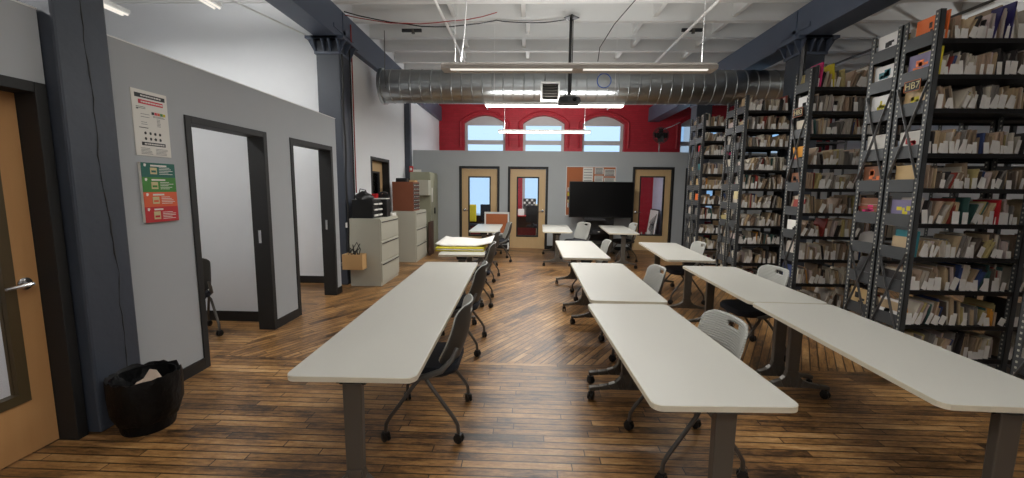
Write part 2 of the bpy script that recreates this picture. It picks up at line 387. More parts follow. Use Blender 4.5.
a, b = FD[1]; door(3, b-a, 2.18, (a, PY0, 0), 0, 'wooden glazed door to the left of the pinboard', handle_side=1)
a, b = FD[2]; door(4, b-a, 2.20, (a, PY0, 0), 0, 'wooden glazed door right of the large screen', handle_side=-1, lite=(.14, .15, .40, .17))
a, b = FD[3]; door(5, b-a, 2.18, (a, PY0, 0), 0, 'black framed door half hidden by the furthest bookshelf', handle_side=1)
# side-wall door  (faces +X): local x runs along +Y
d6 = door(6, 1.06, 2.19, (-3.0, 7.9, 0), PI/2, 'wooden glazed door in the white side wall behind a filing cabinet', depth=.2, recess=.13, handle_side=1)
struct(MB().box(-4.3, -4.2, 6.72, 14.2, 0, 2.6).build('wall_side_room', 'red_brick'), 'red wall seen through the side door glass', 'wall')

# grey office partition X=-2.98..-2.8
OP = [(3.34, 4.40), (4.84, 5.90)]; OX0, OX1, OH = -2.96, -2.8, 2.58
mb = MB(); yp = 2.72
for a, b in OP: mb.box(OX0, OX1, yp, a, 0, OH); mb.box(OX0, OX1, a, b, 2.17, OH); yp = b
mb.box(OX0, OX1, yp, 6.04, 0, OH); struct(mb.build('wall_office', 'partition_grey'), 'grey office partition wall with two open doorways', 'wall')
mb = MB(); mb.box(OX0-.004, OX1+.004, 2.72, 6.045, OH, OH+.008); struct(mb.build('trim_1', 'white_enamel'), 'pale cap strip along the office partition', 'trim')
door(7, 1.06, 2.17, (OX1, 3.34, 0), PI/2, 'black framed open doorway nearest the posters', depth=.17, open_=True)
door(8, 1.06, 2.17, (OX1, 4.84, 0), PI/2, 'black framed open doorway nearest the filing cabinets', depth=.17, open_=True)
mb = MB()
for a, b in ((2.72, 3.34), (4.40, 4.84), (5.9, 6.04)): mb.box(OX1, OX1+.012, a, b, 0, .1)
struct(mb.build('baseboard_left', 'base_black'), 'black baseboard along the office partition', 'baseboard')
# near partition with closed door
mb = MB(); mb.box(-2.96, -2.8, -3.9, 1.31, 0, OH).box(-2.96, -2.8, 1.31, 2.375, 2.17, OH)
struct(mb.build('wall_near_left', 'partition_grey'), 'grey partition wall around the nearest wooden door', 'wall')
mb = MB(); mb.box(-2.965, -2.795, -3.9, 2.375, OH, OH+.008); struct(mb.build('trim_2', 'white_enamel'), 'pale cap strip above the nearest door', 'trim')
door(1, 1.06, 2.17, (-2.8, 1.31, 0), PI/2, 'wooden glazed door with chrome lever at the left edge', 'door_wood', depth=.16, recess=.11, handle_side=1, lite=(.12, .115, .33, .28), stop='bronze', lite_m='door_glass')
# office inner walls
struct(MB().box(-7, -2.96, 4.62, 4.72, 0, OH).build('wall_office_divider', 'white_wall'), 'white wall inside the nearest office', 'wall')
struct(MB().box(-7, -2.96, 2.5, 2.6, 0, OH).build('wall_office_side', 'white_wall'), 'white wall between the nearest door and the office', 'wall')
mb = MB(); mb.box(-6.9, -2.97, 4.605, 4.62, 0, .12).box(-6.9, -2.97, 6.585, 6.6, 0, .12)
struct(mb.build('baseboard_office', 'base_black'), 'black baseboards inside the offices', 'baseboard')
mb = MB()
xs = [-3.0]+[v for ab in FD for v in ab]+[9.9]
for k in range(0, len(xs), 2): mb.box(xs[k], xs[k+1], PY0-.012, PY0, 0, .1)
struct(mb.build('baseboard_back', 'base_black'), 'black baseboard along the far partition', 'baseboard')

# columns
def column(x0, x1, y0, y1, h, m='slate', name='timber_column', lbl='', capz=None, cap_mat='steel_blue', group=None):
    t = thing(name, lbl, 'column', ((x0+x1)/2, (y0+y1)/2, 0)); hx, hy = (x1-x0)/2, (y1-y0)/2
    MB().box(-hx, hx, -hy, hy, 0, h).build('shaft', m, t, bevel=.015)
    if capz:
        mb = MB(); e = .11
        mb.box(-hx-.02, hx+.02, -hy-e, hy+e, capz+.16, capz+.2); mb.box(-hx-.02, hx+.02, -hy-.02, hy+.02, capz-.04, capz)
        mb.box(-hx-e, hx+e, -hy-e, hy+e, capz+.16, capz+.2)
        mb.build('cap_plate', cap_mat, t, bevel=.004)
        g = MB()
        for sx in (-hx, -hx*.25, hx*.3, hx):
            for s in (-1, 1):
                g.prism([(s*hy, capz), (s*(hy+.02), capz), (s*(hy+e), capz+.16), (s*hy, capz+.16)], 'x', sx-.01, sx+.01)
        for sy_ in (-hy, 0, hy):
            for s in (-1, 1):
                g.prism([(s*hx, capz), (s*(hx+.02), capz), (s*(hx+e), capz+.16), (s*hx, capz+.16)], 'y', sy_-.01, sy_+.01)
        g.build('bracket_rib', cap_mat, t)
    return t
BZ = 3.86
c1 = column(-3.1, -2.72, 2.385, 2.70, BZ, lbl='large slate blue timber column with a long crack beside the nearest door', capz=BZ-.2)
mb = MB(); pts = []; random.seed(3)
zz = 3.6; yy = 2.55
while zz > .3: pts.append((.38/2+.0005, yy-2.5425, zz)); zz -= .07; yy += random.uniform(-.010, .0108)
mb.tube(pts, [.004*random.uniform(.3, 1.5) for _ in pts], 5); mb.build('crack', 'ink', c1)
c2 = column(-3.27, -2.9, 6.5-.3+.3, 6.87, BZ, lbl='slate blue timber column between the offices and the filing cabinets', capz=BZ-.2)
c3 = column(4.02, 4.39, 6.98, 7.33, BZ, lbl='slate blue timber column rising between the bookshelves', capz=BZ-.2)
c3.location = (4.205, 6.68, 0)
c3.children[0].data.materials[0] = M['steel_blue']
column(4.02, 4.39, 10.2, 10.55, BZ, lbl='dark slate column behind the furthest bookshelf', capz=BZ-.2)
t = column(-3.0, -2.86, 10.15, 10.3, BZ, lbl='thin dark column by the tall grey-green cabinet', capz=None)
# beams
def beam(x0, x1, lbl):
    t = thing('steel_beam', lbl, 'beam', ((x0+x1)/2, 0, BZ)); h = (x1-x0)/2
    MB().box(-h, h, -3.9, 14.2, 0, .45).build('girder', 'steel_blue', t, bevel=.01)
    mb = MB()
    for yc in (2.6, 6.68, 10.4):
        for s in (-1, 1): mb.box(s*(h+.006)-.006, s*(h+.006)+.006, yc-.35, yc+.35, .1, .16); mb.box(s*(h+.006)-.006, s*(h+.006)+.006, yc-.04, yc+.04, .0, .42)
    mb.build('strap_plate', 'steel_blue', t)
beam(-3.25, -2.9, 'slate blue ceiling beam above the left side columns')
beam(4.02, 4.39, 'slate blue ceiling beam above the bookshelves')

# ------------------------------------------------------------------ duct
t = thing('spiral_duct', 'large galvanised round air duct crossing the room', 'air duct', (0, 8.0, 3.5))
prof = []; x = -2.72
while x < 8.5:
    prof += [(.30, x), (.30, x+.16), (.309, x+.168), (.309, x+.178), (.30, x+.186)]; x += .19
MB().lathe(prof, 40, (0, 0, 0), 'x').build('duct_body', 'galvanised', t, smooth=True)
mb = MB(); mb.lathe([(.33, -2.77), (.33, -2.71), (.305, -2.71)], 40, (0, 0, 0), 'x'); mb.build('end_collar', 'galvanised', t, smooth=True)
v = thing('air_register', 'square white framed air register on the front of the round duct', 'air vent', (.40, 7.66, 3.34))
mb = MB(); w = .17
mb.box(-w, w, -.03, .06, w-.03, w).box(-w, w, -.03, .06, -w, -w+.03).box(-w, -w+.03, -.03, .06, -w+.03, w-.03).box(w-.03, w, -.03, .06, -w+.03, w-.03)
mb.build('frame', 'white_enamel', v, bevel=.003)
mb = MB()
for k in range(6): mb.obox((0, 0, -.12+k*.048), (.28, .05, .004), Matrix.Rotation(.6, 3, 'X'))
mb.build('louvre', 'table_metal', v); MB().box(-.14, .14, .035, .04, -.14, .14).build('backing', 'gap_dark', v)
for xx, l in ((-2.6, 'left end'), (5.0, 'right end')):
    o = MB().tube([(0, -.06, 0), (0, -.325, -.1), (0, -.325, .25), (0, -.3, .9)], .008, 6).build('duct_hanger', 'brace_grey', loc=(xx, 8.0, 3.5)); tag(o, 'thin metal hanger strap at the %s of the duct' % l, 'hanger')

# ------------------------------------------------------------------ pendant lights
def pendant(x0, x1, y, z, lbl, bright, group=None):
    t = thing('pendant_light', lbl, 'light fixture', ((x0+x1)/2, y, z)); h = (x1-x0)/2
    mb = MB(); mb.prism([(-.11, 0), (.11, 0), (.11, .05), (.05, .09), (-.05, .09), (-.11, .05)] if not bright else [(-.06, 0), (.06, 0), (.06, .02), (.03, .05), (-.03, .05), (-.06, .02)], 'x', -h, h); mb.build('housing', 'fixture_beige' if not bright else 'white_enamel', t, bevel=.004)
    n = 2 if not bright else 1
    for k in range(n):
        a = -h+(.12 if not bright else .03)+(2*h-.1)/n*k; b = a+(2*h-.1)/n-(.14 if not bright else -.04)
        MB().box(a, b, -.1 if not bright else -.05, -.055 if not bright else .05, -.03 if bright else -.012, 0).build('lit_diffuser', 'tube_on' if bright else 'tube_dim', t)
        if not bright: MB().box(a, b, -.05, .09, -.006, 0).build('louvre', 'fixture_beige', t)
    for s in (-1, 1):
        MB().tube([(s*(h-.17), 0, .09), (s*(h-.17), .0, 4.4-z)], .004, 5).build('suspension_wire', 'cable_white', t)
    return t
near_pendant = pendant(-1.12, 2.38, 5.55, 3.12, 'long beige pendant light bar hanging nearest the viewer', False)
pendant(-.76, 1.68, 7.43, 3.06, 'bright white fluorescent strip just below the round duct', True)
pendant(-.78, 1.69, 11.25, 3.12, 'white fluorescent strip above the far grey partition', True)
# power cord of nearest pendant
MB().tube([(-1.51, 0, .08), (-1.46, 0, .48), (-1.43, 0, .88), (-1.45, -.05, 1.28)], .008, 8).build('power_cord', 'cable_white', near_pendant)
def strip(x, y0, y1, z, lbl):
    t = thing('strip_light', lbl, 'light fixture', (x, (y0+y1)/2, z)); h = (y1-y0)/2
    MB().box(-.06, .06, -h, h, .03, .08).build('housing', 'white_enamel', t, bevel=.004)
    for s in (-1, 1): MB().tube([(s*.035, -h+.02, .01), (s*.035, h-.02, .01)], .014, 8).build('tube', 'tube_dim', t, smooth=True)
    for s in (-1, 1): MB().tube([(0, s*h*.7, .08), (0, s*h*.7, 4.4-z)], .004, 5).build('suspension_wire', 'cable_white', t)
strip(-4.1, 3.7, 5.6, 3.9, 'white twin-tube strip light over the office near the column')
strip(-5.55, 3.9, 5.8, 3.9, 'short white strip light beside the cracked column top')

# added housings for the unseen fill lights above, behind and beside the viewer
pendant(-1.1, 2.3, 2.3, 3.36, 'added beige pendant housing for the fill light above the front tables', False)
pendant(-1.1, 2.3, -.5, 3.12, 'added beige pendant housing for the fill light just behind the viewer', False)
pendant(-1.1, 2.3, -2.8, 3.12, 'added beige pendant housing for the fill light furthest behind the viewer', False)
strip(7.6, 2.8, 6.2, 3.61, 'added white twin-tube housing for the fill light over the far bookshelf end')
strip(-4.4, .05, 1.95, 3.62, 'added white twin-tube housing for the fill light behind the nearest door')
# ------------------------------------------------------------------ pipes and cables
def pipe(name, pts, r, m, lbl, cat, n=8):
    o = MB().tube(pts, r, n).build(name, m, smooth=True); return tag(o, lbl, cat)
pipe('sprinkler_pipe', [(-1.33, -3.8, 4.22), (-1.33, 14.0, 4.22)], .022, 'white_enamel', 'thin white ceiling pipe left of the projector pole', 'pipe')
pipe('sprinkler_pipe', [(2.62, -3.8, 4.22), (2.62, 14.0, 4.22)], .024, 'white_enamel', 'thin white ceiling pipe right of the projector pole', 'pipe')
pipe('conduit', [(6.5, -3.8, 4.3), (6.5, 13.9, 4.3)], .022, 'table_metal', 'grey conduit under the ceiling above the bookshelves', 'pipe')
pipe('conduit', [(-5.2, 3.0, 4.3), (-3.4, 6.55, 3.9), (-3.35, 6.56, 3.8)], .012, 'white_enamel', 'slim white conduit on the tall white wall over the offices', 'pipe')
def sag(a, b, s, n=10): return [tuple(a[k]+(b[k]-a[k])*i/n-(s*4*(i/n)*(1-i/n) if k == 2 else 0)+(random.uniform(-.008, .008)) for k in range(3)) for i in range(n+1)]
pipe('cable', sag((-2.9, 6.7, 4.32), (-.6, 7.25, 4.38), .14)+sag((-.55, 7.2, 4.38), (.6, 7.15, 4.37), .05), .009, 'black_plastic', 'black cable running across the joists to the projector pole', 'cable', 6)
pipe('cable', sag((-2.9, 6.73, 4.28), (-.5, 6.72, 4.31), .15), .007, 'cable_red', 'red cable sagging beside the black ceiling cable', 'cable', 6)
pipe('cable', [(-2.88, 6.9, 4.2), (-2.87, 6.88, 3.4), (-2.88, 6.9, 2.4), (-2.88, 6.9, 1.5)], .01, 'cable_red', 'red cable running down the column by the filing cabinets', 'cable', 6)
pipe('conduit', [(-2.87, 6.8, 3.85), (-2.87, 6.8, 2.0), (-2.87, 6.8, .5)], .014, 'black_plastic', 'black conduit down the column by the filing cabinets', 'pipe')
pipe('conduit', [(4.035, 6.468, 3.85), (4.035, 6.468, 2.0), (4.035, 6.468, .1)], .02, 'brace_grey', 'grey conduit down the column between the bookshelves', 'pipe')
pipe('conduit', [(4.08, 6.475, 3.85), (4.08, 6.475, 2.0), (4.08, 6.475, .1)], .012, 'black_plastic', 'thin black cable down the column between the bookshelves', 'cable')
pipe('cable', [(1.62, 6.3, 4.42), (1.35, 6.9, 4.2), (1.2, 7.3, 3.98), (1.2, 7.45, 3.8)], .007, 'black_plastic', 'thin dark wire hanging over the duct near the blue coil', 'cable', 6)
R_ = .12; o = MB().tube([(R_*math.cos(a*PI/10), .01*math.sin(a*PI/5), R_*math.sin(a*PI/10)) for a in range(20)], .008, 6, closed=True).build('cable_coil', 'blue', loc=(1.32, 7.45, 3.48), smooth=True)
tag(o, 'blue cable coil hanging in front of the round duct', 'cable')
for x, y, l in ((-2.0, 7.6, 'left'), (2.9, 7.6, 'right')):
    t = thing('ceiling_hanger', 'small black threaded hanger under the joists on the %s of the room' % l, 'hanger', (x, y, 4.36))
    MB().box(-.25, .1, -.02, .02, -.02, .03).build('channel', 'ink', t); MB().lathe([(.03, -.03), (.03, .04)], 12, (-.05, 0, -.02)).build('nut', 'table_metal', t)

# projector
t = thing('projector_mount', 'black ceiling pole carrying the projector', 'projector mount', (.69, 7.15, 4.40))
mb = MB(); mb.prism([(-.12, 0), (0, -.14), (.14, 0), (0, .14)], 'z', -.012, 0); mb.build('ceiling_plate', 'black_plastic', t, bevel=.003)
MB().tube([(0, 0, 0), (0, 0, -1.25)], .024, 12).build('pole', 'black_plastic', t, smooth=True)
mb = MB(); mb.tube([(.035, 0, -.02), (.04, .01, -.5), (.03, 0, -1.2)], .008, 6); mb.build('cable', 'ink', t)
mb = MB(); mb.box(-.1, .1, -.1, .1, -1.275, -1.25)
for s in (-1, 1): mb.tube([(s*.02, 0, -1.16), (s*.09, 0, -1.27)], .006, 6)
mb.build('bracket', 'brace_grey', t)
t = thing('projector', 'dark grey projector hanging from the ceiling pole', 'projector', (.69, 7.15, 3.02))
mb = MB(); mb.prism([(-.17, 0), (.17, 0), (.19, .03), (.17, .09), (.12, .105), (-.12, .105), (-.17, .09), (-.19, .03)], 'y', -.12, .12); mb.build('body', 'rack_grey', t, bevel=.008)
mb = MB(); mb.lathe([(.04, -.14), (.04, -.17), (.032, -.17), (.03, -.15)], 20, (.08, 0, .05), 'y'); mb.build('lens', 'screen', t, smooth=True)
mb = MB()
for k in range(6): mb.box(-.15, -.03, -.146, -.14, .02+k*.013, .026+k*.013)
mb.build('grille', 'black_plastic', t)

# ------------------------------------------------------------------ tables
def leg_mesh(L):
    t = L
    half = [(.042, .665), (.042, .27), (.055, .2), (.085, .152), (.14, .125), (.215, .112), (.285, .104), (.292, .09), (.285, .074), (.2, .082), (.12, .09), (.05, .088)]
    poly = half+[(-x, z) for x, z in reversed(half)]
    mb = MB()
    n = len(poly); 
    # skin the outline by quads: column and the two arms
    mb.prism([(.046, .665), (.042, .22), (-.042, .22), (-.046, .665)], 'y', t-.022, t+.022)
    hh = half[1:]
    top = hh[:6]; bot = list(reversed(hh[6:]))
    up_ = [(.042, .22), (.052, .18), (.085, .148), (.14, .125), (.215, .112), (.285, .104)]
    lo_ = [(0, .088), (.03, .088), (.06, .088), (.12, .09), (.2, .082), (.285, .074)]
    for s in (1, -1):
        for i in range(5):
            mb.prism([(s*up_[i][0], up_[i][1]), (s*up_[i+1][0], up_[i+1][1]), (s*lo_[i+1][0], lo_[i+1][1]), (s*lo_[i][0], lo_[i][1])], 'y', t-.022, t+.022)
    mb.prism([(-.042, .22), (.042, .22), (0, .088)], 'y', t-.022, t+.022)
    return mb
def caster_mb(r=.032):
    mb = MB()
    for s in (-1, 1): mb.lathe([(r*.8, s*.006), (r, s*.008), (r, s*.019), (r*.8, s*.022)] if s > 0 else [(r*.8, -.022), (r, -.019), (r, -.008), (r*.8, -.006)], 16, (0, 0, r), 'x')
    mb.tube([(0, -.0, r), (0, 0, r*2.35)], .007, 6); mb.box(-.017, .017, -.018, .022, r*1.55, r*2.1)
    return mb
def rounded_rect(hx, y0, y1, r, n=5):
    pts = []
    for cx, cy_, a0 in ((hx-r, y0+r, -PI/2), (hx-r, y1-r, 0), (-hx+r, y1-r, PI/2), (-hx+r, y0+r, PI)):
        for k in range(n+1): a = a0+PI/2*k/n; pts.append((cx+r*math.cos(a), cy_+r*math.sin(a)))
    return pts
def make_table(L, loc, rz, lbl, w=.61, inset=.09, lx=0):
    t = thing('folding_table', lbl, 'table', loc, rz, 'wheeled tables with pale laminate tops')
    MB().prism(rounded_rect(w/2-.0015, .0015, L-.0015, .045), 'z', .705, .732).build('tabletop', 'top_laminate', t, bevel=.003)
    mb = MB(); P = rounded_rect(w/2, 0, L, .046); Q = rounded_rect(w/2-.004, .004, L-.004, .042); n = len(P)
    vs = [(x, y, z) for z in (.706, .7305) for x, y in P]+[(x, y, z) for z in (.706, .7305) for x, y in Q]
    fs = []
    for i in range(n):
        j = (i+1) % n; fs += [(i, j, n+j, n+i), (2*n+i, 3*n+i, 3*n+j, 2*n+j), (n+i, n+j, 3*n+j, 3*n+i), (i, 2*n+i, 2*n+j, j)]
    mb.add(vs, fs); mb.build('edge_band', 'top_edge', t)
    MB().box(-.03, .03, inset, L-inset, .655, .69).build('crossbeam', 'table_metal', t, bevel=.004)
    for yy in (inset, L-inset):
        lg = leg_mesh(0).build('leg', 'table_metal', t, bevel=.006, loc=(lx if yy == inset else 0, yy, 0))
        mb = MB(); mb.box(-.07, .07, -.03, .03, .672, .704); mb.tube([(-.062, 0, .668), (.062, 0, .668)], .016, 10); mb.build('hinge', 'black_plastic', lg, smooth=True)
        for s in (-1, 1): caster_mb(.031).build('caster', 'black_plastic', lg, loc=(s*.268, 0, 0), smooth=True, rot=(0, 0, random.uniform(-.6, .6)))
    return t
def tbl(xa, ya, xb, yb, lbl, **k):
    L = math.hypot(xb-xa, yb-ya); return make_table(L, (xa, ya, 0), math.atan2(-(xb-xa), yb-ya), lbl, **k)
random.seed(5)
tbl(-.80, 1.765, -.86, 4.75, 'very long pale table at the front left with a narrow aisle beside the offices', lx=-.02)
tbl(.835, 1.60, .785, 3.10, 'pale table at the front centre nearest the viewer', lx=.035)
tbl(.825, 3.17, .845, 4.86, 'pale table directly behind the front centre table')
tbl(.79, 5.20, .81, 6.95, 'third pale table from the front in the centre row')
tbl(2.05, 1.66, 2.09, 3.21, 'pale table at the front right beside the nearest bookshelves', lx=.05)
tbl(2.09, 3.225, 2.13, 4.77, 'pale table butted against the far end of the front right table')
tbl(2.09, 5.16, 2.2, 6.9, 'pale table in the right row beside the distant bookshelves')
tbl(.655, 8.38, .71, 10.1, 'small distant pale table standing left of the large screen cart')
tbl(1.99, 8.28, 2.09, 10.1, 'small distant pale table just in front of the large screen')
LLt = tbl(-.84, 5.28, -.96, 7.0, 'pale table carrying the yellow folder and large paper sheets')
tbl(-.86, 8.27, -.87, 10.05, 'furthest pale table on the left in front of the first glazed door')

# ------------------------------------------------------------------ chairs
def make_chair(shell, ribbed):
    t = thing('nesting_chair', 'x', 'chair')
    # seat pad
    pts = []; hx, hy, r = .215, .225, .10
    P = rounded_rect(hy, -hx, hx, r, 6)
    mb = MB(); n = len(P)
    lay = [(.97, .428), (1.0, .44), (1.0, .462), (.96, .478), (.80, .484)]
    vs = []
    for s, z in lay: vs += [(y*s, x*s, z-(.018*max(0, (y*s)/.215)**2 if True else 0)) for x, y in P]
    fs = [(i*n+j, i*n+(j+1) % n, (i+1)*n+(j+1) % n, (i+1)*n+j) for i in range(len(lay)-1) for j in range(n)]
    fs += [tuple(range(n-1, -1, -1)), tuple(range((len(lay)-1)*n, len(lay)*n))]
    mb.add(vs, fs); mb.build('seat', 'seat_fabric', t, smooth=True)
    # seat pan
    mb = MB(); P2 = rounded_rect(.19, -.17, .17, .08, 5); mb.prism([(y, x) for x, y in P2], 'z', .40, .43); mb.build('seat_pan', 'black_plastic', t, bevel=.006)
    # backrest shell with grip slot
    mb = MB(); nu, nv = 24, 22; vs = []; idx = {}
    def bp(u, v):
        # u -1..1 across, v 0..1 up ; rounded outline
        wid = .235-.015*v; k = abs(2*v-1)
        cor = 1-(max(0, k-.6)/.4)**3*(.30 if v > .5 else .42)
        y = u*wid*cor
        z = .475+.385*v; x = -.20-.10*v-.02*math.sin(v*PI)+(.11-.04*v)*(y/.22)**2+.012*v
        return (x, y, z)
    for j in range(nv+1):
        for i in range(nu+1): vs.append(bp(2*i/nu-1, j/nv))
    fs = []
    for j in range(nv):
        for i in range(nu):
            if j in (18, 19) and abs(i+.5-nu/2) < 3: continue
            fs.append((j*(nu+1)+i, j*(nu+1)+i+1, (j+1)*(nu+1)+i+1, (j+1)*(nu+1)+i))
    mb.add(vs, fs); b = mb.build('backrest', [ribbed, 'shell_rear'], t, smooth=True, recalc=False)
    so = b.modifiers.new('thickness', 'SOLIDIFY'); so.thickness = .012; so.offset = 0; so.material_offset = 1
    b['label'] = 'ribbed plastic shell with a grip slot'
    for s in (-1, 1):
        mb = MB(); mb.tube([(-.215, s*.195, .60), (-.185, s*.215, .53), (-.12, s*.232, .462), (-.02, s*.235, .425), (.05, s*.225, .415)], [.013, .016, .019, .019, .012], 8)
        mb.build('back_bracket', 'chair_dark_shell', t, smooth=True)
    for s in (-1, 1):
        for d in (1, -1):
            lg = MB().tube([(d*.01, s*.215, .415), (d*.05, s*.238, .37), (d*.2, s*.252, .165), (d*.226, s*.255, .12), (d*.232, s*.255, .055)], .0125, 8).build('leg', 'chair_tube', t, smooth=True)
            caster_mb(.03).build('caster', 'black_plastic', lg, loc=(d*.232, s*.255, 0), rot=(0, 0, random.uniform(.4, 1.6)), smooth=True)
    mb = MB(); mb.tube([(.0, -.225, .41), (.0, .225, .41)], .012, 8); mb.build('crossbar', 'chair_tube', t, smooth=True)
    return t
ch_a = make_chair('chair_shell', 'chair_ribbed')
used = [False]
def chair(x, y, rz, lbl):
    c = copy_tree(ch_a) if used[0] else ch_a; used[0] = True
    c.location = (x, y, 0); c.rotation_euler = (0, 0, rz); c['label'] = lbl; c['group'] = 'grey nesting chairs on casters'
G = PI
chair(-.64, 2.66, G+.02, 'grey chair on casters tucked under the near end of the long left table')
chair(-.67, 4.02, G-.03, 'grey chair tucked under the far end of the long left table')
chair(-.70, 5.62, G+.05, 'grey chair at the table with the yellow folder, nearest the viewer')
chair(-.74, 7.15, G-.1, 'grey chair at the far end of the table with the yellow folder')
chair(-.60, 9.05, G+.2, 'grey chair at the furthest left table beside the small pinboard')
chair(.97, 2.38, G+.1, 'grey chair with slotted back pushed under the front centre table')
chair(1.06, 3.98, G+.02, 'grey chair pushed under the second centre table')
chair(.97, 6.05, G, 'grey chair pushed under the third centre table')
chair(2.24, 4.06, G+.06, 'grey chair with dark seat under the second right table by the bookshelves')
chair(2.30, 6.0, G, 'grey chair under the right table beside the distant bookshelves')
chair(1.14, 9.2, G+.6, 'grey chair at the distant table left of the screen cart')
chair(2.22, 9.35, G+.1, 'grey chair at the distant table in front of the glazed door')
chair(-3.60, 4.08, G-.7, 'grey chair just inside the nearest office doorway')

# ------------------------------------------------------------------ things on / beside tables
t = thing('yellow_folder', 'large yellow folder lying on the distant left table', 'folder', (-.92, 5.95, .733), .03)
MB().box(-.33, .34, -.40, .45, 0, .055).build('cover', 'yellow', t, bevel=.008); MB().box(-.31, .33, -.404, .43, .02, .035).build('page_block', 'paper', t)
mb = MB(); vs = []; fs = []; nx, ny = 14, 6
for j in range(ny+1):
    for i in range(nx+1):
        u, v_ = i/nx, j/ny; vs.append((-.34+.78*u, -.36+.9*v_, .062+.05*max(0, u-.72)/.28+.03*max(0, .12-u)/.12+.012*math.sin(6*u)*v_))
for j in range(ny):
    for i in range(nx): fs.append((j*(nx+1)+i, j*(nx+1)+i+1, (j+1)*(nx+1)+i+1, (j+1)*(nx+1)+i))
mb.add(vs, fs); o = mb.build('paper_sheets', 'paper', loc=(-.92, 5.97, .735), smooth=True); o.modifiers.new('thickness', 'SOLIDIFY').thickness = .012
o.rotation_euler = (0, 0, .03); tag(o, 'curling large white paper sheets on top of the yellow folder', 'paper')

# small pinboard on wheels
t = thing('rolling_pinboard', 'low white framed pinboard standing in front of the glazed door', 'pinboard', (-.75, 10.55, 0))
mb = MB(); mb.box(-.32, .32, -.02, .02, .95, 1.0).box(-.32, -.28, -.02, .02, .08, .95).box(.28, .32, -.02, .02, .08, .95).box(-.28, .28, -.02, .02, .42, .46).build('frame', 'white_enamel', t, bevel=.004)
MB().box(-.28, .28, -.01, .01, .46, .95).build('cork_panel', 'cork', t)
for s in (-1, 1):
    f = MB().box(s*.3-.02, s*.3+.02, -.2, .2, .06, .09).build('foot', 'white_enamel', t)
    for d in (-1, 1): caster_mb(.028).build('caster', 'black_plastic', f, loc=(s*.3, d*.18, 0))

# rubbish bin
t = thing('rubbish_bin', 'round bin lined with a black plastic bag at the foot of the cracked column', 'bin', (-2.50, 2.49, 0))
MB().lathe([(.14, 0), (.145, .02), (.17, .36), (.165, .36), (.13, .03)], 28).build('bin_body', 'bag_plastic', t, smooth=True)
mb = MB(); n = 40; vs = []; rings = [(.15, .07), (.168, .08), (.19, .15), (.194, .27), (.195, .34), (.19, .372), (.172, .36), (.155, .30), (.13, .22), (.02, .20)]
random.seed(11); wob = [random.uniform(-1, 1) for _ in range(n)]
for k, (r, z) in enumerate(rings):
    for j in range(n):
        a = 2*PI*j/n; q = r*(1+.03*wob[j]*(k not in (0,)))+.004*math.sin(7*a+k); vs.append((q*math.cos(a), q*math.sin(a), z+.012*wob[(j*3+k) % n]*(0 < k)))
fs = [(i*n+j, i*n+(j+1) % n, (i+1)*n+(j+1) % n, (i+1)*n+j) for i in range(len(rings)-1) for j in range(n)]+[tuple(range((len(rings)-1)*n, len(rings)*n))]
mb.add(vs, fs); mb.build('bin_liner', 'bag_plastic', t, smooth=True)
mb = MB(); vs = []; fs = []
for j in range(7):
    for i in range(7):
        u, v_ = i/6-.5, j/6-.5; vs.append((.15*u, .06*v_+.03*math.sin(5*u), .25+.13*(1-abs(u)*1.6)*(1-abs(v_))+.02*math.sin(9*u+4*v_)))
for j in range(6):
    for i in range(6): fs.append((j*7+i, j*7+i+1, (j+1)*7+i+1, (j+1)*7+i))
mb.add(vs, fs); o = mb.build('crumpled_tissue', 'tissue', loc=(-2.43, 2.46, 0.03), smooth=True); o.modifiers.new('t', 'SOLIDIFY').thickness = .006; tag(o, 'crumpled beige tissue sticking out of the bin', 'tissue')

# ------------------------------------------------------------------ posters on the office wall (face +X; local x -> +Y)
def lines(mb, x0, x1, z0, z1, n, m, th=.003, ragged=True):
    for k in range(n):
        z = z1-(z1-z0)*(k+.5)/n; e = x1-(random.uniform(0, .3)*(x1-x0) if ragged else 0); mb.box(x0, e, -.0065, -.005, z-th/2, z+th/2, m)
t = thing('notice_poster', 'white notice with black and red heading bars on the grey partition', 'poster', (-2.8, 2.895, 1.81), PI/2)
MB().box(0, .29, -.005, 0, 0, .47).build('sheet', 'paper', t)
random.seed(2); mb = MB()
mb.box(.025, .27, -.0065, -.005, .415, .445, 0).box(.05, .25, -.0065, -.005, .372, .402, 1).box(.05, .245, -.0065, -.005, .075, .10, 0)
mb.box(.03, .045, -.0065, -.005, .33, .34, 2)
lines(mb, .03, .13, .335, .355, 2, 0); lines(mb, .06, .13, .27, .31, 2, 2); lines(mb, .06, .12, .22, .25, 2, 2)
for k, mm in enumerate((0, 1, 4, 5, 6)): mb.box(.15+k*.024, .17+k*.024, -.0065, -.005, .305, .325, mm)
lines(mb, .16, .27, .285, .3, 2, 2); lines(mb, .19, .22, .22, .28, 6, 2); lines(mb, .04, .13, .195, .21, 1, 0, .005)
for r_ in range(2):
    for k in range(4): mb.prism([(.085+k*.04+.009*math.cos(a*PI/4)*(1+.3*math.sin(a*k)), .165-r_*.04+.011*math.sin(a*PI/4)) for a in range(8)], 'y', -.0065, -.005, 0)
for k in (.04, .16): lines(mb, k, k+.1, .01, .06, 5, 2)
mb.build('printing', ['ink', 'poster_red', 'brace_grey', 'ink', 'orange', 'green', 'yellow'], t)
mb = MB()
for z in (.43, .387, .087):
    x = .07
    while x < .23: w_ = random.uniform(.006, .02); mb.box(x, x+w_, -.0075, -.0062, z-.005, z+.005); x += w_+.004
mb.build('heading_letters', 'paper', t)
t = thing('colour_poster', 'poster with green, orange and red bands below the white notice', 'poster', (-2.8, 2.9, 1.32), PI/2)
MB().box(0, .285, -.02, 0, 0, .44).build('sheet', 'paper', t)
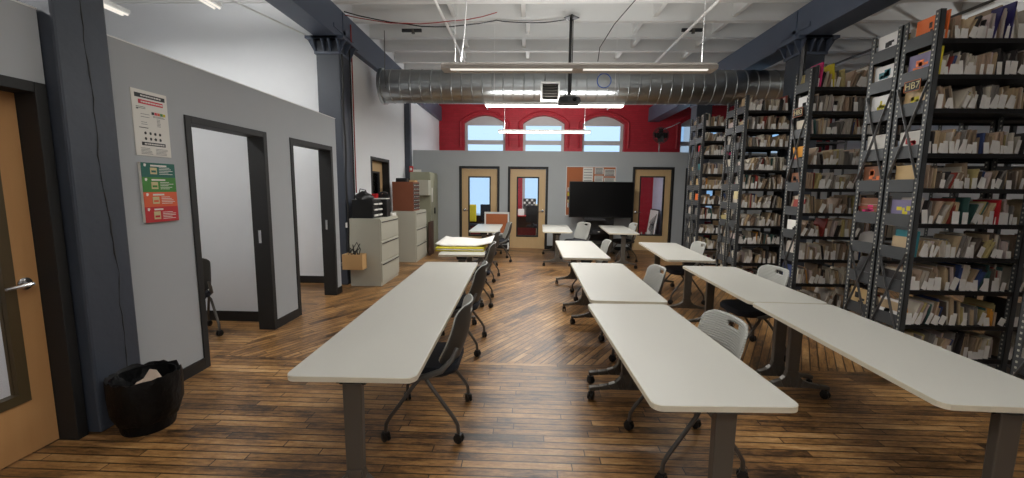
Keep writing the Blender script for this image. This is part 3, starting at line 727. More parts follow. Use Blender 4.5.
for k, (mm, z0, z1) in enumerate((('crimson', 0, .115), ('orange', .115, .225), ('green', .225, .335), ('green_dark', .335, .44))):
    b = MB().box(0, .285, -.022, -.02, z0, z1).build('colour_band', mm, t)
    mb = MB(); z = z1-.014
    mb.box(.075, .15+.02*k, -.0235, -.022, z-.012, z, 0)
    mb.prism([(.03+.012*math.cos(a), z-.004+.012*math.sin(a)) for a in (0.2, 1.2, 2.4, 4, 5)], 'y', -.0235, -.022, 0)
    mb.box(.07, .125, -.0235, -.022, z0+.022, z1-.035, 1); mb.box(.078, .117, -.0245, -.0235, z0+.035, z0+.05, 2)
    for q in range(5): mb.box(.145, .145+random.uniform(.06, .12), -.0235, -.022, z0+.022+q*.012, z0+.026+q*.012, 0)
    mb.build('printing', ['paper', 'tan_label', mm], b)
t = None

# ------------------------------------------------------------------ filing cabinets (drawers face +X)
def filing(loc, lbl, w=.9, d=.52, h=1.1):
    t = thing('filing_cabinet', lbl, 'filing cabinet', loc)   # origin: centre base
    MB().box(-d/2, d/2-.02, -w/2, w/2, 0, h).build('body', 'cabinet_grey', t, bevel=.004)
    for k in range(3):
        z0 = .06+k*.345; dr = MB().box(d/2-.02, d/2, -w/2+.012, w/2-.012, z0, z0+.325).build('drawer', 'cabinet_grey', t, bevel=.004)
        MB().box(d/2, d/2+.012, -w/2+.04, w/2-.04, z0+.285, z0+.297).build('pull_rail', 'gap_dark', dr)
        if k < 3: MB().box(d/2-.021, d/2-.012, -w/2+.005, w/2-.005, z0+.325, z0+.345).build('drawer_gap', 'cabinet_grey', t)
    return t
filing((-2.57, 6.89, 0), 'grey three-drawer filing cabinet with the black organizer on top')
filing((-2.59, 9.08, 0), 'grey three-drawer filing cabinet with the orange wooden pigeonholes on top')
# organizer on cabinet 1
t = thing('drawer_organizer', 'black desktop organizer with rows of white labelled drawers', 'organizer', (-2.62, 6.68, 1.1))
MB().box(-.17, .17, -.2, .2, 0, .30).build('case', 'black_plastic', t, bevel=.006)
for r_ in range(3):
    for k in range(2): dd = MB().box(.17, .178, -.19+k*.195, -.005+k*.195, .02+r_*.09, .095+r_*.09).build('drawer', 'rack_black', t); MB().box(.178, .20, -.17+k*.195, -.03+k*.195, .035+r_*.09, .06+r_*.09).build('label_tab', 'paper', dd)
t = thing('tool_bag', 'slumped black bag on top of the black organizer', 'bag', (-2.64, 6.62, 1.40))
mb = MB(); vs = []; n = 14; rings = [(.16, 0), (.17, .03), (.14, .07), (.08, .10), (.03, .13)]
for k, (r, z) in enumerate(rings):
    for j in range(n): a = 2*PI*j/n; q = r*(1+.15*math.sin(3*a+k)); vs.append((q*math.cos(a)*.8, q*math.sin(a), z+.012*math.sin(5*a)*(k > 0)))
mb.add(vs, [(i*n+j, i*n+(j+1) % n, (i+1)*n+(j+1) % n, (i+1)*n+j) for i in range(4) for j in range(n)]+[tuple(range(n-1, -1, -1)), tuple(range(4*n, 5*n))]); mb.build('bag_body', 'black_plastic', t, smooth=True)
MB().tube([(-.08, 0, .08), (-.06, 0, .17), (.03, 0, .15), (.05, 0, .07)], .008, 6).build('strap', 'ink', t)
t = thing('wire_tray', 'white tray with papers beside the black bag', 'tray', (-2.52, 6.95, 1.40))
MB().box(-.14, .16, -.06, .12, 0, .015).build('tray', 'paper', t, bevel=.004); MB().box(-.1, -.02, -.05, .05, .015, .09).build('red_box', 'red', t); 
t = thing('desk_phone', 'small black device on the white tray', 'telephone', (-2.52, 7.03, 1.416))
mb = MB(); mb.prism([(-.03, 0), (.03, 0), (.03, .03), (-.03, .07)], 'x', -.02, .16); mb.build('base', 'black_plastic', t, bevel=.005); MB().tube([(0, -.02, .08), (.07, -.02, .10), (.14, -.02, .08)], .018, 8).build('handset', 'ink', t, smooth=True)
t = tag(MB().box(-.14, .16, -.06, .12, 0, .30).build('supply_box', 'rack_black', loc=(-2.52, 6.95, 1.1), bevel=.005), 'black box under the white tray on the nearest filing cabinet', 'box')
tag(MB().lathe([(.03, 0), (.03, .2), (.026, .205)], 16).build('paper_tube', 'ply', loc=(-2.45, 7.13, 1.1), smooth=True), 'beige upright tube on the nearest filing cabinet', 'tube')
tag(MB().box(-.16, .2, -.1, .1, 0, .045).build('paper_pad', 'paper', loc=(-2.55, 7.25, 1.1), bevel=.003), 'stack of white paper at the far end of the nearest cabinet', 'paper')
# pigeonhole cabinet
t = thing('pigeonhole_cabinet', 'orange-brown wooden cabinet of small pigeonholes on the second filing cabinet', 'cabinet', (-2.60, 8.93, 1.1))
MB().box(-.25, .2, -.25, .25, 0, .62).build('case', 'orange_box', t, bevel=.004)
for r_ in range(7):
    for k in range(4):
        p_ = MB().box(.2, .204, -.23+k*.118, -.13+k*.118, .03+r_*.082, .095+r_*.082).build('slot', 'rack_black', t)
        MB().box(.204, .215, -.19+k*.118, -.165+k*.118, .05+r_*.082, .065+r_*.082).build('label_pull', 'paper', p_)
tag(MB().prism([(-.1, 0), (.1, 0), (.08, .07), (-.08, .08)], 'x', -.12, .12).build('small_speaker', 'black_plastic', loc=(-2.66, 8.80, 1.72), bevel=.01), 'black boxy device on top of the pigeonhole cabinet', 'device')
tag(MB().box(-.1, .12, -.1, .12, 0, .04).build('wooden_tray', 'ply', loc=(-2.55, 9.03, 1.72), bevel=.004), 'tan wooden tray on top of the pigeonhole cabinet', 'tray')
# tall cabinet
t = thing('tall_cabinet', 'tall grey-green steel cupboard in the far left corner', 'cupboard', (-2.6, 10.43, 0))
MB().box(-.24, .24, -.42, .42, 0, 1.98).build('body', 'cabinet_olive', t, bevel=.005)
for s in (-1, 1): dd = MB().box(.24, .258, .21*s-.205, .21*s+.205, .04, 1.94).build('door', 'cabinet_olive', t, bevel=.003); MB().box(.258, .28, .02*s-.012, .02*s+.012, .95, 1.1).build('handle', 'black_plastic', dd)
MB().box(.258, .262, -.3, -.18, 1.25, 1.6).build('notice', 'paper', t)
tag(MB().box(-.14, .12, -.12, .13, 0, .36).build('wall_box', 'cabinet_grey', loc=(-2.45, 9.87, 1.42), bevel=.006), 'pale metal box mounted on the side of the tall cupboard', 'box')
tag(MB().box(-.02, .02, -.2, .2, 0, .8).build('leaning_board', 'board_dark', loc=(-2.28, 9.75, 0), bevel=.003), 'dark board propped in front of the tall cupboard', 'board')
# alarm and sign on thin column
t = thing('fire_alarm', 'small red fire alarm on the thin dark column', 'fire alarm', (-2.84, 10.12, 1.98)); MB().box(-.04, .05, -.02, .03, 0, .14).build('alarm_body', 'red', t, bevel=.005); MB().box(-.02, .03, -.025, -.02, .04, .1).build('strobe', 'paper', t)
t = thing('wall_sign', 'small white sign beside the red fire alarm', 'sign', (-2.72, 10.12, 1.86)); MB().box(-.07, .13, -.005, .005, 0, .18).build('plate', 'paper', t); MB().tube([(.03, 0, .18), (-.1, .05, .24)], .004, 5).build('arm', 'brace_grey', t)
# wooden cable box on the column
t = thing('cable_box', 'small wooden box full of black cables on the column', 'box', (-2.70, 6.31, .31))
mb = MB(); mb.box(-.16, .16, -.09, -.075, 0, .24).box(-.16, .16, .075, .09, 0, .24).box(-.16, -.145, -.075, .075, 0, .24).box(.145, .16, -.075, .075, 0, .24).box(-.145, .145, -.075, .075, 0, .015).build('box_body', 'ply', t, bevel=.003)
MB().box(-.24, -.16, -.03, .19, .05, .09).build('mounting_strap', 'brace_grey', t)
t = thing('cable_bundle', 'tangle of black cables rising out of the wooden box', 'cable', (-2.70, 6.31, .33)); random.seed(9)
for k in range(7):
    a = random.uniform(-.1, .1); mb = MB(); h_ = random.uniform(.25, .42)
    mb.tube([(a, 0, .02), (a+random.uniform(-.08, .08), .02, h_*.6), (a+random.uniform(-.05, .12), 0, h_), (a+random.uniform(.02, .16), -.02, h_*.75), (a*.5+.05, .0, .1)], .007, 6); mb.build('cable', 'black_plastic', t, smooth=True)
mb = MB(); pts = [(-2.84+.01*math.sin(k*1.7), 6.44, 3.6-k*.3) for k in range(12)]; mb.tube(pts, .016, 7); tag(mb.build('power_cable', 'black_plastic', smooth=True), 'thick black cable run hanging down beside the column at the cabinets', 'cable')
t = thing('wall_socket_box', 'small white socket box above the wooden cable box', 'socket', (-2.86, 6.46, .95)); MB().box(-.02, .03, -.03, .03, 0, .08).build('plate', 'white_enamel', t, bevel=.004); MB().box(.03, .034, -.02, .02, .015, .06).build('socket', 'ink', t)

# ------------------------------------------------------------------ pinboard and screen
t = thing('pinboard', 'orange cork pinboard with papers behind the large screen', 'pinboard', (1.05, 10.9, .93))
MB().box(0, 1.26, -.02, 0, 0, 1.25).build('cork_panel', 'cork', t)
mb = MB(); mb.box(-.015, 1.275, -.028, 0, 1.25, 1.265).box(-.015, 1.275, -.028, 0, -.015, 0).box(-.015, 0, -.028, 0, 0, 1.25).box(1.26, 1.275, -.028, 0, 0, 1.25).build('frame', 'white_enamel', t)
for k, (x0, x1, z0, z1) in enumerate([(.42, .68, .86, 1.24), (.72, .95, 1.07, 1.24), (.72, .95, .85, 1.03), (.97, 1.25, 1.02, 1.20), (.97, 1.25, .82, .98), (.03, .13, .62, .72), (.03, .13, .2, .32)]):
    p_ = MB().box(x0, x1, -.024, -.02, z0, z1).build('pinned_paper', 'paper', t)
    mb = MB(); nn = 5
    for q in range(nn): zz = z0+(z1-z0)*(q+.6)/(nn+.4); mb.box(x0+.02, x1-.02-random.uniform(0, .05)*(x1-x0), -.026, -.024, zz-.008, zz+.008)
    mb.build('printing', 'ink' if k in (3, 1) else 'brace_grey', p_)
for z0, mm in ((.50, 'yellow'), (.40, 'ink'), (.33, 'tan_label')): MB().box(.03, .12, -.024, -.02, z0, z0+.09).build('pinned_note', mm, t)
t = thing('television', 'large black flat screen on a cart before the far partition', 'television', (1.88, 10.42, 0))
MB().box(-.80, .80, -.03, .03, .90, 1.80).build('bezel', 'black_plastic', t, bevel=.006); MB().box(-.785, .785, -.034, -.03, .925, 1.785).build('screen', 'screen', t)
MB().box(-.3, .3, .03, .07, 1.1, 1.6).build('mount', 'black_plastic', t)
t = thing('screen_cart', 'black wheeled cart holding up the large screen', 'cart', (1.88, 10.52, 0))
for s in (-1, 1):
    MB().box(s*.33-.03, s*.33+.03, -.02, .02, .1, 1.4).build('upright', 'black_plastic', t, bevel=.004)
    f = MB().box(s*.33-.03, s*.33+.03, -.32, .3, .07, .11).build('foot', 'black_plastic', t, bevel=.004)
    for d in (-1, 1): caster_mb(.03).build('caster', 'black_plastic', f, loc=(s*.33, d*.27-.02, 0))
for z in (.16, .48): MB().box(-.3, .3, -.25, .15, z, z+.025).build('shelf', 'rack_black', t, bevel=.003)
MB().box(-.3, .3, -.02, .0, .3, .88).build('back_panel', 'rack_black', t)
t = thing('media_player', 'dark box with a small light on the screen cart', 'device', (1.85, 10.36, .505)); MB().box(-.2, .2, -.1, .1, 0, .09).build('case', 'ink', t, bevel=.006); MB().box(-.05, .0, -.103, -.1, .04, .06).build('display', 'paper', t)
tag(MB().prism([(-.28, 0), (.28, 0), (.25, .07), (-.25, .07)], 'y', -.05, .03).build('sound_bar', 'ink', loc=(1.72, 10.34, .83), bevel=.006), 'dark sound bar under the large screen', 'speaker')
MBx = MB().box(-.2, .2, .0, .1, 0, .03)
# wall fan above the partition
t = thing('pole_fan', 'black caged fan on a thin pole above the far partition', 'fan', (3.42, 10.96, 2.58))
MB().tube([(0, 0, 0), (0, 0, .62)], .014, 8).build('pole', 'brace_grey', t, smooth=True)
mb = MB()
for r in (.06, .12, .17, .20): mb.tube([(r*math.cos(a*PI/12), -.1-(.2-r)*.25, .42+r*math.sin(a*PI/12)) for a in range(24)], .008, 5, closed=True)
for a in range(16): c_, s_ = math.cos(a*PI/8), math.sin(a*PI/8); mb.tube([(.03*c_, -.15, .42+.03*s_), (.2*c_, -.1, .42+.2*s_), (.12*c_, -.03, .42+.12*s_)], .003, 4)
mb.build('cage', 'ink', t)
for a in range(4): R3 = Matrix.Rotation(a*PI/2, 3, 'Y')@Matrix.Rotation(.5, 3, 'X'); MB().obox(Matrix.Rotation(a*PI/2, 3, 'Y')@Vector((.09, 0, 0))+Vector((0, -.09, .42)), (.16, .004, .15), Matrix.Rotation(a*PI/2, 3, 'Y')@Matrix.Rotation(.5, 3, 'X')).build('blade', 'rack_black', t)
MB().lathe([(.05, -.07), (.055, 0), (.04, .04)], 16, (0, 0, .42), 'y').build('motor', 'ink', t, smooth=True)
pipe('conduit', [(3.46, 10.98, 3.15), (3.9, 11.5, 3.32), (4.5, 12.6, 3.6)], .012, 'white_enamel', 'white conduit sloping up behind the pole fan', 'pipe')

# ------------------------------------------------------------------ furniture in the far offices
def armless(loc, m, lbl, rz=0):
    t = thing('office_chair', lbl, 'chair', loc, rz)
    MB().box(-.24, .24, -.22, .22, .44, .52).build('seat', 'seat_fabric', t, bevel=.03); MB().box(-.23, .23, .2, .26, .6, 1.12).build('backrest', m, t, bevel=.03)
    MB().box(-.03, .03, .2, .24, .46, .7).build('back_stem', 'black_plastic', t)
    MB().tube([(0, 0, .08), (0, 0, .44)], .025, 8).build('gas_lift', 'chrome', t)
    for k in range(5):
        a = k*2*PI/5; l = MB().bar((0, 0, .1), (.27*math.cos(a), .27*math.sin(a), .075), .04, .025).build('base_arm', 'black_plastic', t); caster_mb(.028).build('caster', 'black_plastic', l, loc=(.27*math.cos(a), .27*math.sin(a), 0))
armless((-1.72, 12.5, 0), 'yellow', 'yellow-backed chair seen through the left glazed door', PI)
armless((-1.16, 12.7, 0), 'seat_fabric', 'dark-backed chair beside the yellow one behind the left glazed door', PI)
armless((.33, 12.4, 0), 'black_plastic', 'black office chair behind the second glazed door', 2.5)
def desk(loc, w, lbl, m='paper'):
    t = thing('desk', lbl, 'desk', loc); MB().box(-w/2, w/2, -.35, .35, .72, .75).build('desktop', m, t, bevel=.004)
    for sx in (-1, 1):
        for s_ in (-1, 1): MB().box(sx*(w/2-.06)-.02, sx*(w/2-.06)+.02, s_*.3-.02, s_*.3+.02, 0, .72).build('leg', 'table_metal', t)
    MB().box(-w/2+.08, w/2-.08, .28, .3, .3, .7).build('modesty_panel', 'board_dark', t)
desk((-.1, 13.5, 0), 1.9, 'long desk under the window behind the second glazed door', 'red')
desk((-1.6, 13.6, 0), 1.0, 'desk under the window behind the first glazed door', 'pale_blue_plastic')
t = thing('card_rack', 'black and white card rack on the office desk', 'rack', (0.12, 13.4, .75))
for k in range(5):
    for r_ in range(3): MB().box(-.2+k*.08, -.14+k*.08, -.02, .02, .28+r_*.09, .34+r_*.09).build('card', 'paper' if (k+r_) % 2 else 'ink', t)
mb = MB(); mb.box(-.22, .2, .02, .03, 0, .54); mb.build('frame', 'table_metal', t)
tag(MB().box(-.12, .12, -.1, .1, 0, .24).build('storage_box', 'red', loc=(-.45, 13.35, .75), bevel=.01), 'red storage box on the office desk', 'box')
tag(MB().box(-.1, .1, -.1, .1, 0, .2).build('storage_box', 'paper', loc=(-.16, 13.3, .75), bevel=.01), 'white storage box beside the red one on the office desk', 'box')
t = thing('yellow_lamp_shade', 'pale yellow box file on the office desk', 'box file', (.35, 13.25, .75)); t.name = 'box_file'; MB().box(-.06, .06, -.1, .1, 0, .36).build('case', 'tan_label', t, bevel=.004); MB().box(-.03, .03, -.103, -.1, .1, .2).build('label_plate', 'paper', t)
tag(MB().box(-.09, .09, -.08, .08, 0, .12).build('floor_box', 'paper', loc=(.2, 11.5, 0), bevel=.01), 'small white box on the floor behind the second glazed door', 'box')
# leaning framed picture in right office
t = thing('leaning_picture', 'black and white framed picture leaning inside the right office', 'picture', (4.08, 13.5, 0)); t.rotation_euler = (0, .12, 0)
MB().box(-.02, .0, -.45, .45, 0, 1.0).build('frame', 'ink', t); MB().box(-.024, -.02, -.41, .41, .04, .96).build('mat_board', 'paper', t)
mb = MB()
for k in range(7): mb.tube([(-.027, -.3+k*.09, .12+.03*k), (-.027, -.22+k*.06, .5), (-.027, -.32+k*.11, .85-.05*k)], .012, 5)
mb.build('artwork', 'ink', t)
for k in range(3): tag(MB().lathe([(.05, 0), (.06, .03), (.055, .2), (.02, .24), (.02, .3)], 12).build('bottle', 'cabinet_grey', loc=(3.62+k*.14, 12.9, 0), smooth=True), 'pale grey bottle standing on the floor of the right office', 'bottle', 'bottles in the right office')

# ------------------------------------------------------------------ bookshelves
LV = [.20, .49, .79, 1.07, 1.35, 1.64, 1.92, 2.27, 2.53, 2.80]
BAY = .88
def shelf_unit(x0, y0, depth, nb, lbl, height=3.02, bays=None):
    t = thing('bookshelf', lbl, 'bookshelf', (x0, y0, 0), 0, 'open steel bookshelves'); xs = [0]
    for k in range(nb): xs.append(xs[-1]+(bays[k] if bays else BAY))
    for i, x in enumerate(xs):
        for fr in (0, 1):
            mb = MB(); s = -1 if fr == 0 else 1; yb = 0 if fr == 0 else depth; w_ = .042; th = .004
            sx = 1 if i < len(xs)-1 else -1
            mb.box(min(x, x+sx*w_), max(x, x+sx*w_), min(yb, yb-s*th), max(yb, yb-s*th), 0, height)
            mb.box(min(x, x+sx*th), max(x, x+sx*th), min(yb, yb-s*w_), max(yb, yb-s*w_), 0, height)
            # slots as small pale squares on the flange, light through them painted in
            for zq in range(int(height/.0385)):
                z_ = .02+zq*.0385
                mb.box(min(x-.0008*sx, x), max(x-.0008*sx, x), yb-s*w_*.62-.006, yb-s*w_*.62+.006, z_, z_+.014, 1)
                if i == 0 and fr == 0: pass
            mb.build('upright', ['rack_grey', 'cabinet_grey'], t, recalc=False)
    for bi in range(nb):
        a, b = xs[bi]+.006, xs[bi+1]-.006
        for z in LV: mb = MB(); mb.box(a, b, .008, depth-.008, z-.014, z); mb.box(a, b, .004, .009, z-.034, z+.002); mb.box(a, b, depth-.009, depth-.004, z-.034, z+.002); mb.build('shelf', 'rack_black', t)
    for z in LV: MB().box(-.003, .003, .04, depth-.04, z-.03, z+.075).build('end_plate', 'rack_grey', t)
    for z0, z1 in ((.40, 1.10), (1.72, 2.48)):
        for a, b in (((-.006, .02, z0), (-.006, depth-.02, z1)), ((-.009, .02, z1), (-.009, depth-.02, z0))): MB().bar(a, b, .004, .022, up=(1, 0, 0)).build('cross_brace', 'brace_grey', t)
    return t
units = [ # name, x0, y0, depth, bays, facing, label
 ('A1', 3.18, 3.47, .31, 3, -1, 'bookshelf with the HB7 sign on its end post, facing the viewer'),
 ('A2', 3.18, 3.795, .31, 3, 1, 'bookshelf back to back behind the one with the HB7 sign'),
 ('B1', 3.25, 5.00, .31, 3, -1, 'single bookshelf in the second row beside the slate column'),
 ('D1', 3.28, 7.96, .29, 3, -1, 'furthest bookshelf near the far partition, facing the viewer'),
 ('D2', 3.28, 8.27, .29, 3, 1, 'bookshelf back to back behind the furthest one'),
 ('N1', 3.18, 2.36, .31, 2, 1, 'nearest bookshelf of which only one post shows at the right edge'),
]
for n_, x0, y0, dp, nb, fc, lbl in units: shelf_unit(x0, y0, dp, nb, lbl)
shelf_unit(3.25, 6.42, .29, 1, 'bookshelf in the third row ending at the slate column, facing the viewer', bays=[.74]); units.append(('C1', 3.25, 6.42, .29, 1, -1, ''))
shelf_unit(3.25, 6.73, .29, 1, 'bookshelf back to back behind the third row one', bays=[.74]); units.append(('C2', 3.25, 6.73, .29, 1, 1, ''))
# signs
def sign(loc, body, lbl, w=.17, h=.1):
    t = thing('shelf_sign', lbl, 'sign', loc, -PI/2)
    mb = MB(); mb.box(-w/2, w/2, -.004, 0, -h/2, h/2).build('plate', 'rack_black', t)
    mb = MB(); e = .005; mb.box(-w/2, w/2, -.006, -.004, h/2-e, h/2).box(-w/2, w/2, -.006, -.004, -h/2, -h/2+e).box(-w/2, -w/2+e, -.006, -.004, -h/2, h/2).box(w/2-e, w/2, -.006, -.004, -h/2, h/2).build('rim', 'cork', t)
    text(body, h*.85, 'lettering', 'tan_label', t, (0, -.006, 0), (PI/2, 0, 0))
sign((3.16, 3.61, 2.475), 'HB7', 'black sign reading HB7 on the nearest end post', .145, .088)
sign((3.23, 5.155, 2.54), 'HB3', 'small black sign on the end of the second row bookshelf', .17, .1)

# ---- books
PAL = [((190, 166, 132), 14, 'tan'), ((206, 196, 178), 13, 'off-white'), ((150, 130, 108), 11, 'taupe'), ((178, 152, 130), 10, 'buff'), ((130, 124, 118), 9, 'grey'),
       ((96, 84, 74), 6, 'brown'), ((54, 50, 50), 6, 'dark'), ((186, 170, 116), 3, 'straw'), ((150, 60, 50), 2, 'red'), ((60, 96, 90), 2, 'green'), ((58, 74, 120), 2, 'blue'), ((214, 150, 60), 1, 'orange'), ((198, 188, 176), 10, 'cream'), ((196, 178, 172), 6, 'pinkish')]
for k, (c_, w_, nm) in enumerate(PAL): M['cover%d' % k] = mat('cover_'+nm, c_, .6, var=.08, scale=30)
mk('pages', (214, 206, 190), .85)
mk('divider_card', (230, 226, 220), .8, var=.1, scale=3)
def book_mb():
    mb = MB()   # unit: x thickness 0..1, y depth 0..1 (spine at y=0), z height 0..1
    mb.box(0, .14, 0, 1, 0, 1, 0).box(.86, 1, 0, 1, 0, 1, 0).box(.14, .86, 0, .04, 0, 1, 0).box(.14, .86, .04, .97, .015, .975, 1); return mb
bmesh_ = []
for k in range(len(PAL)):
    o = book_mb().build('booklet', ['cover%d' % k, 'pages'], link=False); bmesh_.append(o.data); bpy.data.objects.remove(o)
cm = MB().box(0, 1, 0, 1, 0, 1).build('divider_card', 'divider_card', link=False); card_me = cm.data; bpy.data.objects.remove(cm)
items = []; cards = []; random.seed(21)
wts = [w for _, w, _ in PAL]
lvn = ['lowest', 'second lowest', 'third lowest', 'fourth lowest', 'fifth lowest', 'fifth from top', 'fourth from top', 'third from top', 'second from top', 'top']
row_nm = {'A1': 'the bookshelf with the HB7 sign', 'A2': 'the bookshelf behind the HB7 one', 'B1': 'the second row bookshelf', 'C1': 'the third row bookshelf', 'C2': 'the rear of the third row', 'D1': 'the furthest bookshelf', 'D2': 'the rear of the furthest row', 'N1': 'the nearest bookshelf'}
row_long = row_nm
for n_, x0, y0, dp, nb, fc, _ in units:
    front = fc < 0
    xmax = {'A1': 4.35, 'A2': 3.75, 'B1': 4.45, 'C1': 3.98, 'C2': 3.6, 'D1': 3.98, 'D2': 3.5, 'N1': 3.3}[n_]
    for li, z in enumerate(LV):
        gap = (LV[li+1]-z-.04) if li < 9 else .33
        for bi in range(nb):
            bx0 = x0+bi*BAY+.045; bx1 = min(x0+(bi+1)*BAY-.03, xmax)
            if n_[0] == 'C': bx1 = min(x0+.70, xmax)
            x = bx0; lean = 0; base_h = min(gap-.015, random.uniform(.17, .23)) if li < 9 else random.uniform(.21, .27)
            run = 0; curc = random.choices(range(len(PAL)), wts)[0]
            while x < bx1-.02:
                if run <= 0:
                    run = random.randint(3, 12); lean = random.choice([0, 0, 0, .1, .2, .35, -.12, -.2]) if bx1-x > .2 else 0; base_h = min(gap-.02, random.uniform(.15, .235)) if li < 9 else random.uniform(.18, .27)
                    if random.random() < .12: x += random.uniform(.02, .07)
                run -= 1
                if random.random() < .55: curc = random.choices(range(len(PAL)), wts)[0]
                th = random.uniform(.005, .017); h = base_h*random.uniform(.78, 1.0); d = random.uniform(.17, .23); l = lean+random.uniform(-.025, .025)
                if front: yb = y0+.022+random.choice([0, .01, .02, .03, .06])+random.uniform(0, .015)
                else: yb = y0+dp-.012-d-random.uniform(0, .02)
                items.append(dict(c=curc, x=x, y=yb, z=z, th=th, d=d, h=h*math.cos(l) if h*math.cos(l) < gap else gap-.02, l=l, row=n_, lv=li)); x += th/max(.6, math.cos(l))+random.uniform(0, .003)
            if front:
                x = bx0+.005
                dens = .72 if n_ == 'A1' else .5
                while x < bx1-.04:
                    w_ = random.uniform(.022, .05); h_ = random.uniform(.06, .115)
                    if random.random() < dens: cards.append(dict(x=x, y=y0+.010+random.uniform(0, .006), z=z+.003, w=w_, h=h_, l=random.uniform(-.08, .2) if random.random() < .8 else .4, row=n_, lv=li))
                    x += w_*random.uniform(.8, 1.3)
def vis(px, n): return px[2] > 0 and -10 < px[0] < 1034
def occluded(it):
    # hidden behind nearer racks: compare view direction ratio
    r = it['x']/it['y']
    lim = {'A': 99, 'B': 3.18/4.10+.02, 'C': 3.25/5.31+.02, 'D': 3.25/7.02+.02, 'N': 99}[it['row'][0]]
    if it['row'] in ('A2', 'C2', 'D2'): return it['x'] > {'A2': 3.30, 'C2': 3.34, 'D2': 3.36}[it['row']]
    if it['row'][0] != 'A' and it['lv'] == 9 and it['row'][0] == 'B': lim = .93
    return r > lim
keep = []; 
for it in items:
    p = project((it['x'], it['y'], it['z']+it['h']/2))
    if p[0] > 1040 or occluded(it): 
        if it['row'] in ('A1', 'B1', 'C1', 'D1') and p[0] < 1100: it['rank'] = 0; keep.append(it)
        continue
    it['rank'] = it['h']*(it['th']+.03*(it['row'][-1] == '2'))/p[2]**2; keep.append(it)
keep.sort(key=lambda q: -q['rank'])
rnk = {}
def book_obj(it):
    o = bpy.data.objects.new('booklet', bmesh_[it['c']]); C.objects.link(o)
    o.location = (it['x'], it['y'], it['z']+.001+max(0, -it['l'])*0); o.scale = (it['th'], it['d'], it['h']); o.rotation_euler = (0, it['l'], 0)
    if it['l'] > 0: o.location.z += it['th']*math.sin(it['l'])
    tag(o, '%s booklet on the %s shelf of %s' % (PAL[it['c']][2], lvn[it['lv']], row_nm[it['row']]), 'booklet', '%s booklets, %s shelf of %s' % (PAL[it['c']][2], lvn[it['lv']], row_nm[it['row']]))
for it in keep[:300]: book_obj(it)
mb = MB()
for it in keep[300:]:
    R = Matrix.Rotation(it['l'], 3, 'Y'); dz = it['th']*math.sin(it['l']) if it['l'] > 0 else 0
    q = book_mb(); vs = [R@Vector((v[0]*it['th'], v[1]*it['d'], v[2]*it['h']))+Vector((it['x'], it['y'], it['z']+.001+dz)) for v in q.v]
    o0 = len(mb.v); mb.v += [tuple(v) for v in vs]; mb.f += [tuple(i+o0 for i in f) for f in q.f]; mb.m += [it['c'] if m_ == 0 else len(PAL) for m_ in q.m]
o = mb.build('booklets', ['cover%d' % k for k in range(len(PAL))]+['pages'], recalc=False); tag(o, 'hundreds of smaller booklets filling the steel bookshelves', 'booklets', None, 'stuff')
vc = []
for it in cards:
    p = project((it['x'], it['y'], it['z'])); it['rank'] = it['w']*it['h']/p[2]**2
    if p[0] < 1040 and not occluded(it): vc.append(it)
vc.sort(key=lambda q: -q['rank'])
for it in vc[:300]:
    o = bpy.data.objects.new('divider_card', card_me); C.objects.link(o); o.location = (it['x'], it['y'], it['z']); o.scale = (it['w'], .0015, it['h']); o.rotation_euler = (random.uniform(-.12, .02), it['l'], random.uniform(-.15, .15))
    if it['l'] > 0: o.location.z += it['w']*math.sin(it['l'])
    tag(o, 'white divider card on the %s shelf of %s' % (lvn[it['lv']], row_nm[it['row']]), 'card', 'divider cards, %s shelf of %s' % (lvn[it['lv']], row_nm[it['row']]))
mb = MB()
for it in vc[300:]:
    mb.obox((it['x']+it['w']/2, it['y'], it['z']+it['h']/2), (it['w'], .0015, it['h']), Matrix.Rotation(it['l'], 3, 'Y'))
if mb.v: tag(mb.build('divider_cards', 'divider_card'), 'many smaller white divider cards on the distant bookshelves', 'cards', None, 'stuff')
# distinctive large books at the shelf ends and on top
def big(x, y, z, th, d, h, m, lbl, l=0, motif=None):
    t = thing('picture_book', lbl, 'book', (x, y, z)); t.rotation_euler = (0, l, 0)
    mb = MB(); mb.box(0, .002, 0, d, 0, h).box(th-.002, th, 0, d, 0, h).box(.002, th-.002, 0, .003, 0, h); mb.build('cover', m, t)
    MB().box(.002, th-.002, .003, d-.004, .002, h-.003).build('page_block', 'pages', t)
    if motif:
        mb = MB(); random.seed(int(z*100)+int(y*10))
        for _ in range(5): a, b = random.uniform(.02, d-.08), random.uniform(.02, h-.08); mb.box(-.0008, 0, a, a+random.uniform(.02, .07), b, b+random.uniform(.015, .06))
        mb.build('cover_print', motif, t)
mk('b_orange', (226, 112, 50), .5); mk('b_navy', (44, 38, 96), .5); mk('b_white', (224, 222, 220), .5); mk('b_pink', (206, 44, 110), .5); mk('b_teal', (40, 120, 130), .5); mk('b_brown', (120, 76, 50), .5); mk('b_tan', (198, 168, 120), .5); mk('b_violet', (120, 112, 144), .5)
big(3.222, 3.50, 2.803, .012, .21, .205, 'b_orange', 'large orange book at the near end of the topmost shelf above the HB7 sign', 0, 'board_dark')
big(3.205, 3.52, 2.533, .01, .2, .2, 'b_violet', 'violet magazine at the shelf end just below the orange book', 0, 'b_orange')
big(3.245, 3.478, 2.803, .012, .2, .215, 'b_orange', 'thin orange book leaning upright behind the top end post', .04)
big(3.72, 3.478, 2.803, .014, .2, .27, 'b_navy', 'tall navy blue book on the topmost shelf', .05)
big(3.60, 3.478, 2.803, .01, .2, .24, 'b_navy', 'leaning dark blue book on the topmost shelf', .2)
big(3.225, 3.478, 2.533, .016, .2, .215, 'yellow', 'yellow book on the shelf below the topmost, by the HB7 post', .03)
big(3.84, 3.478, 1.353, .018, .2, .20, 'crimson', 'red book on the middle shelf of the nearest bookshelf', 0)
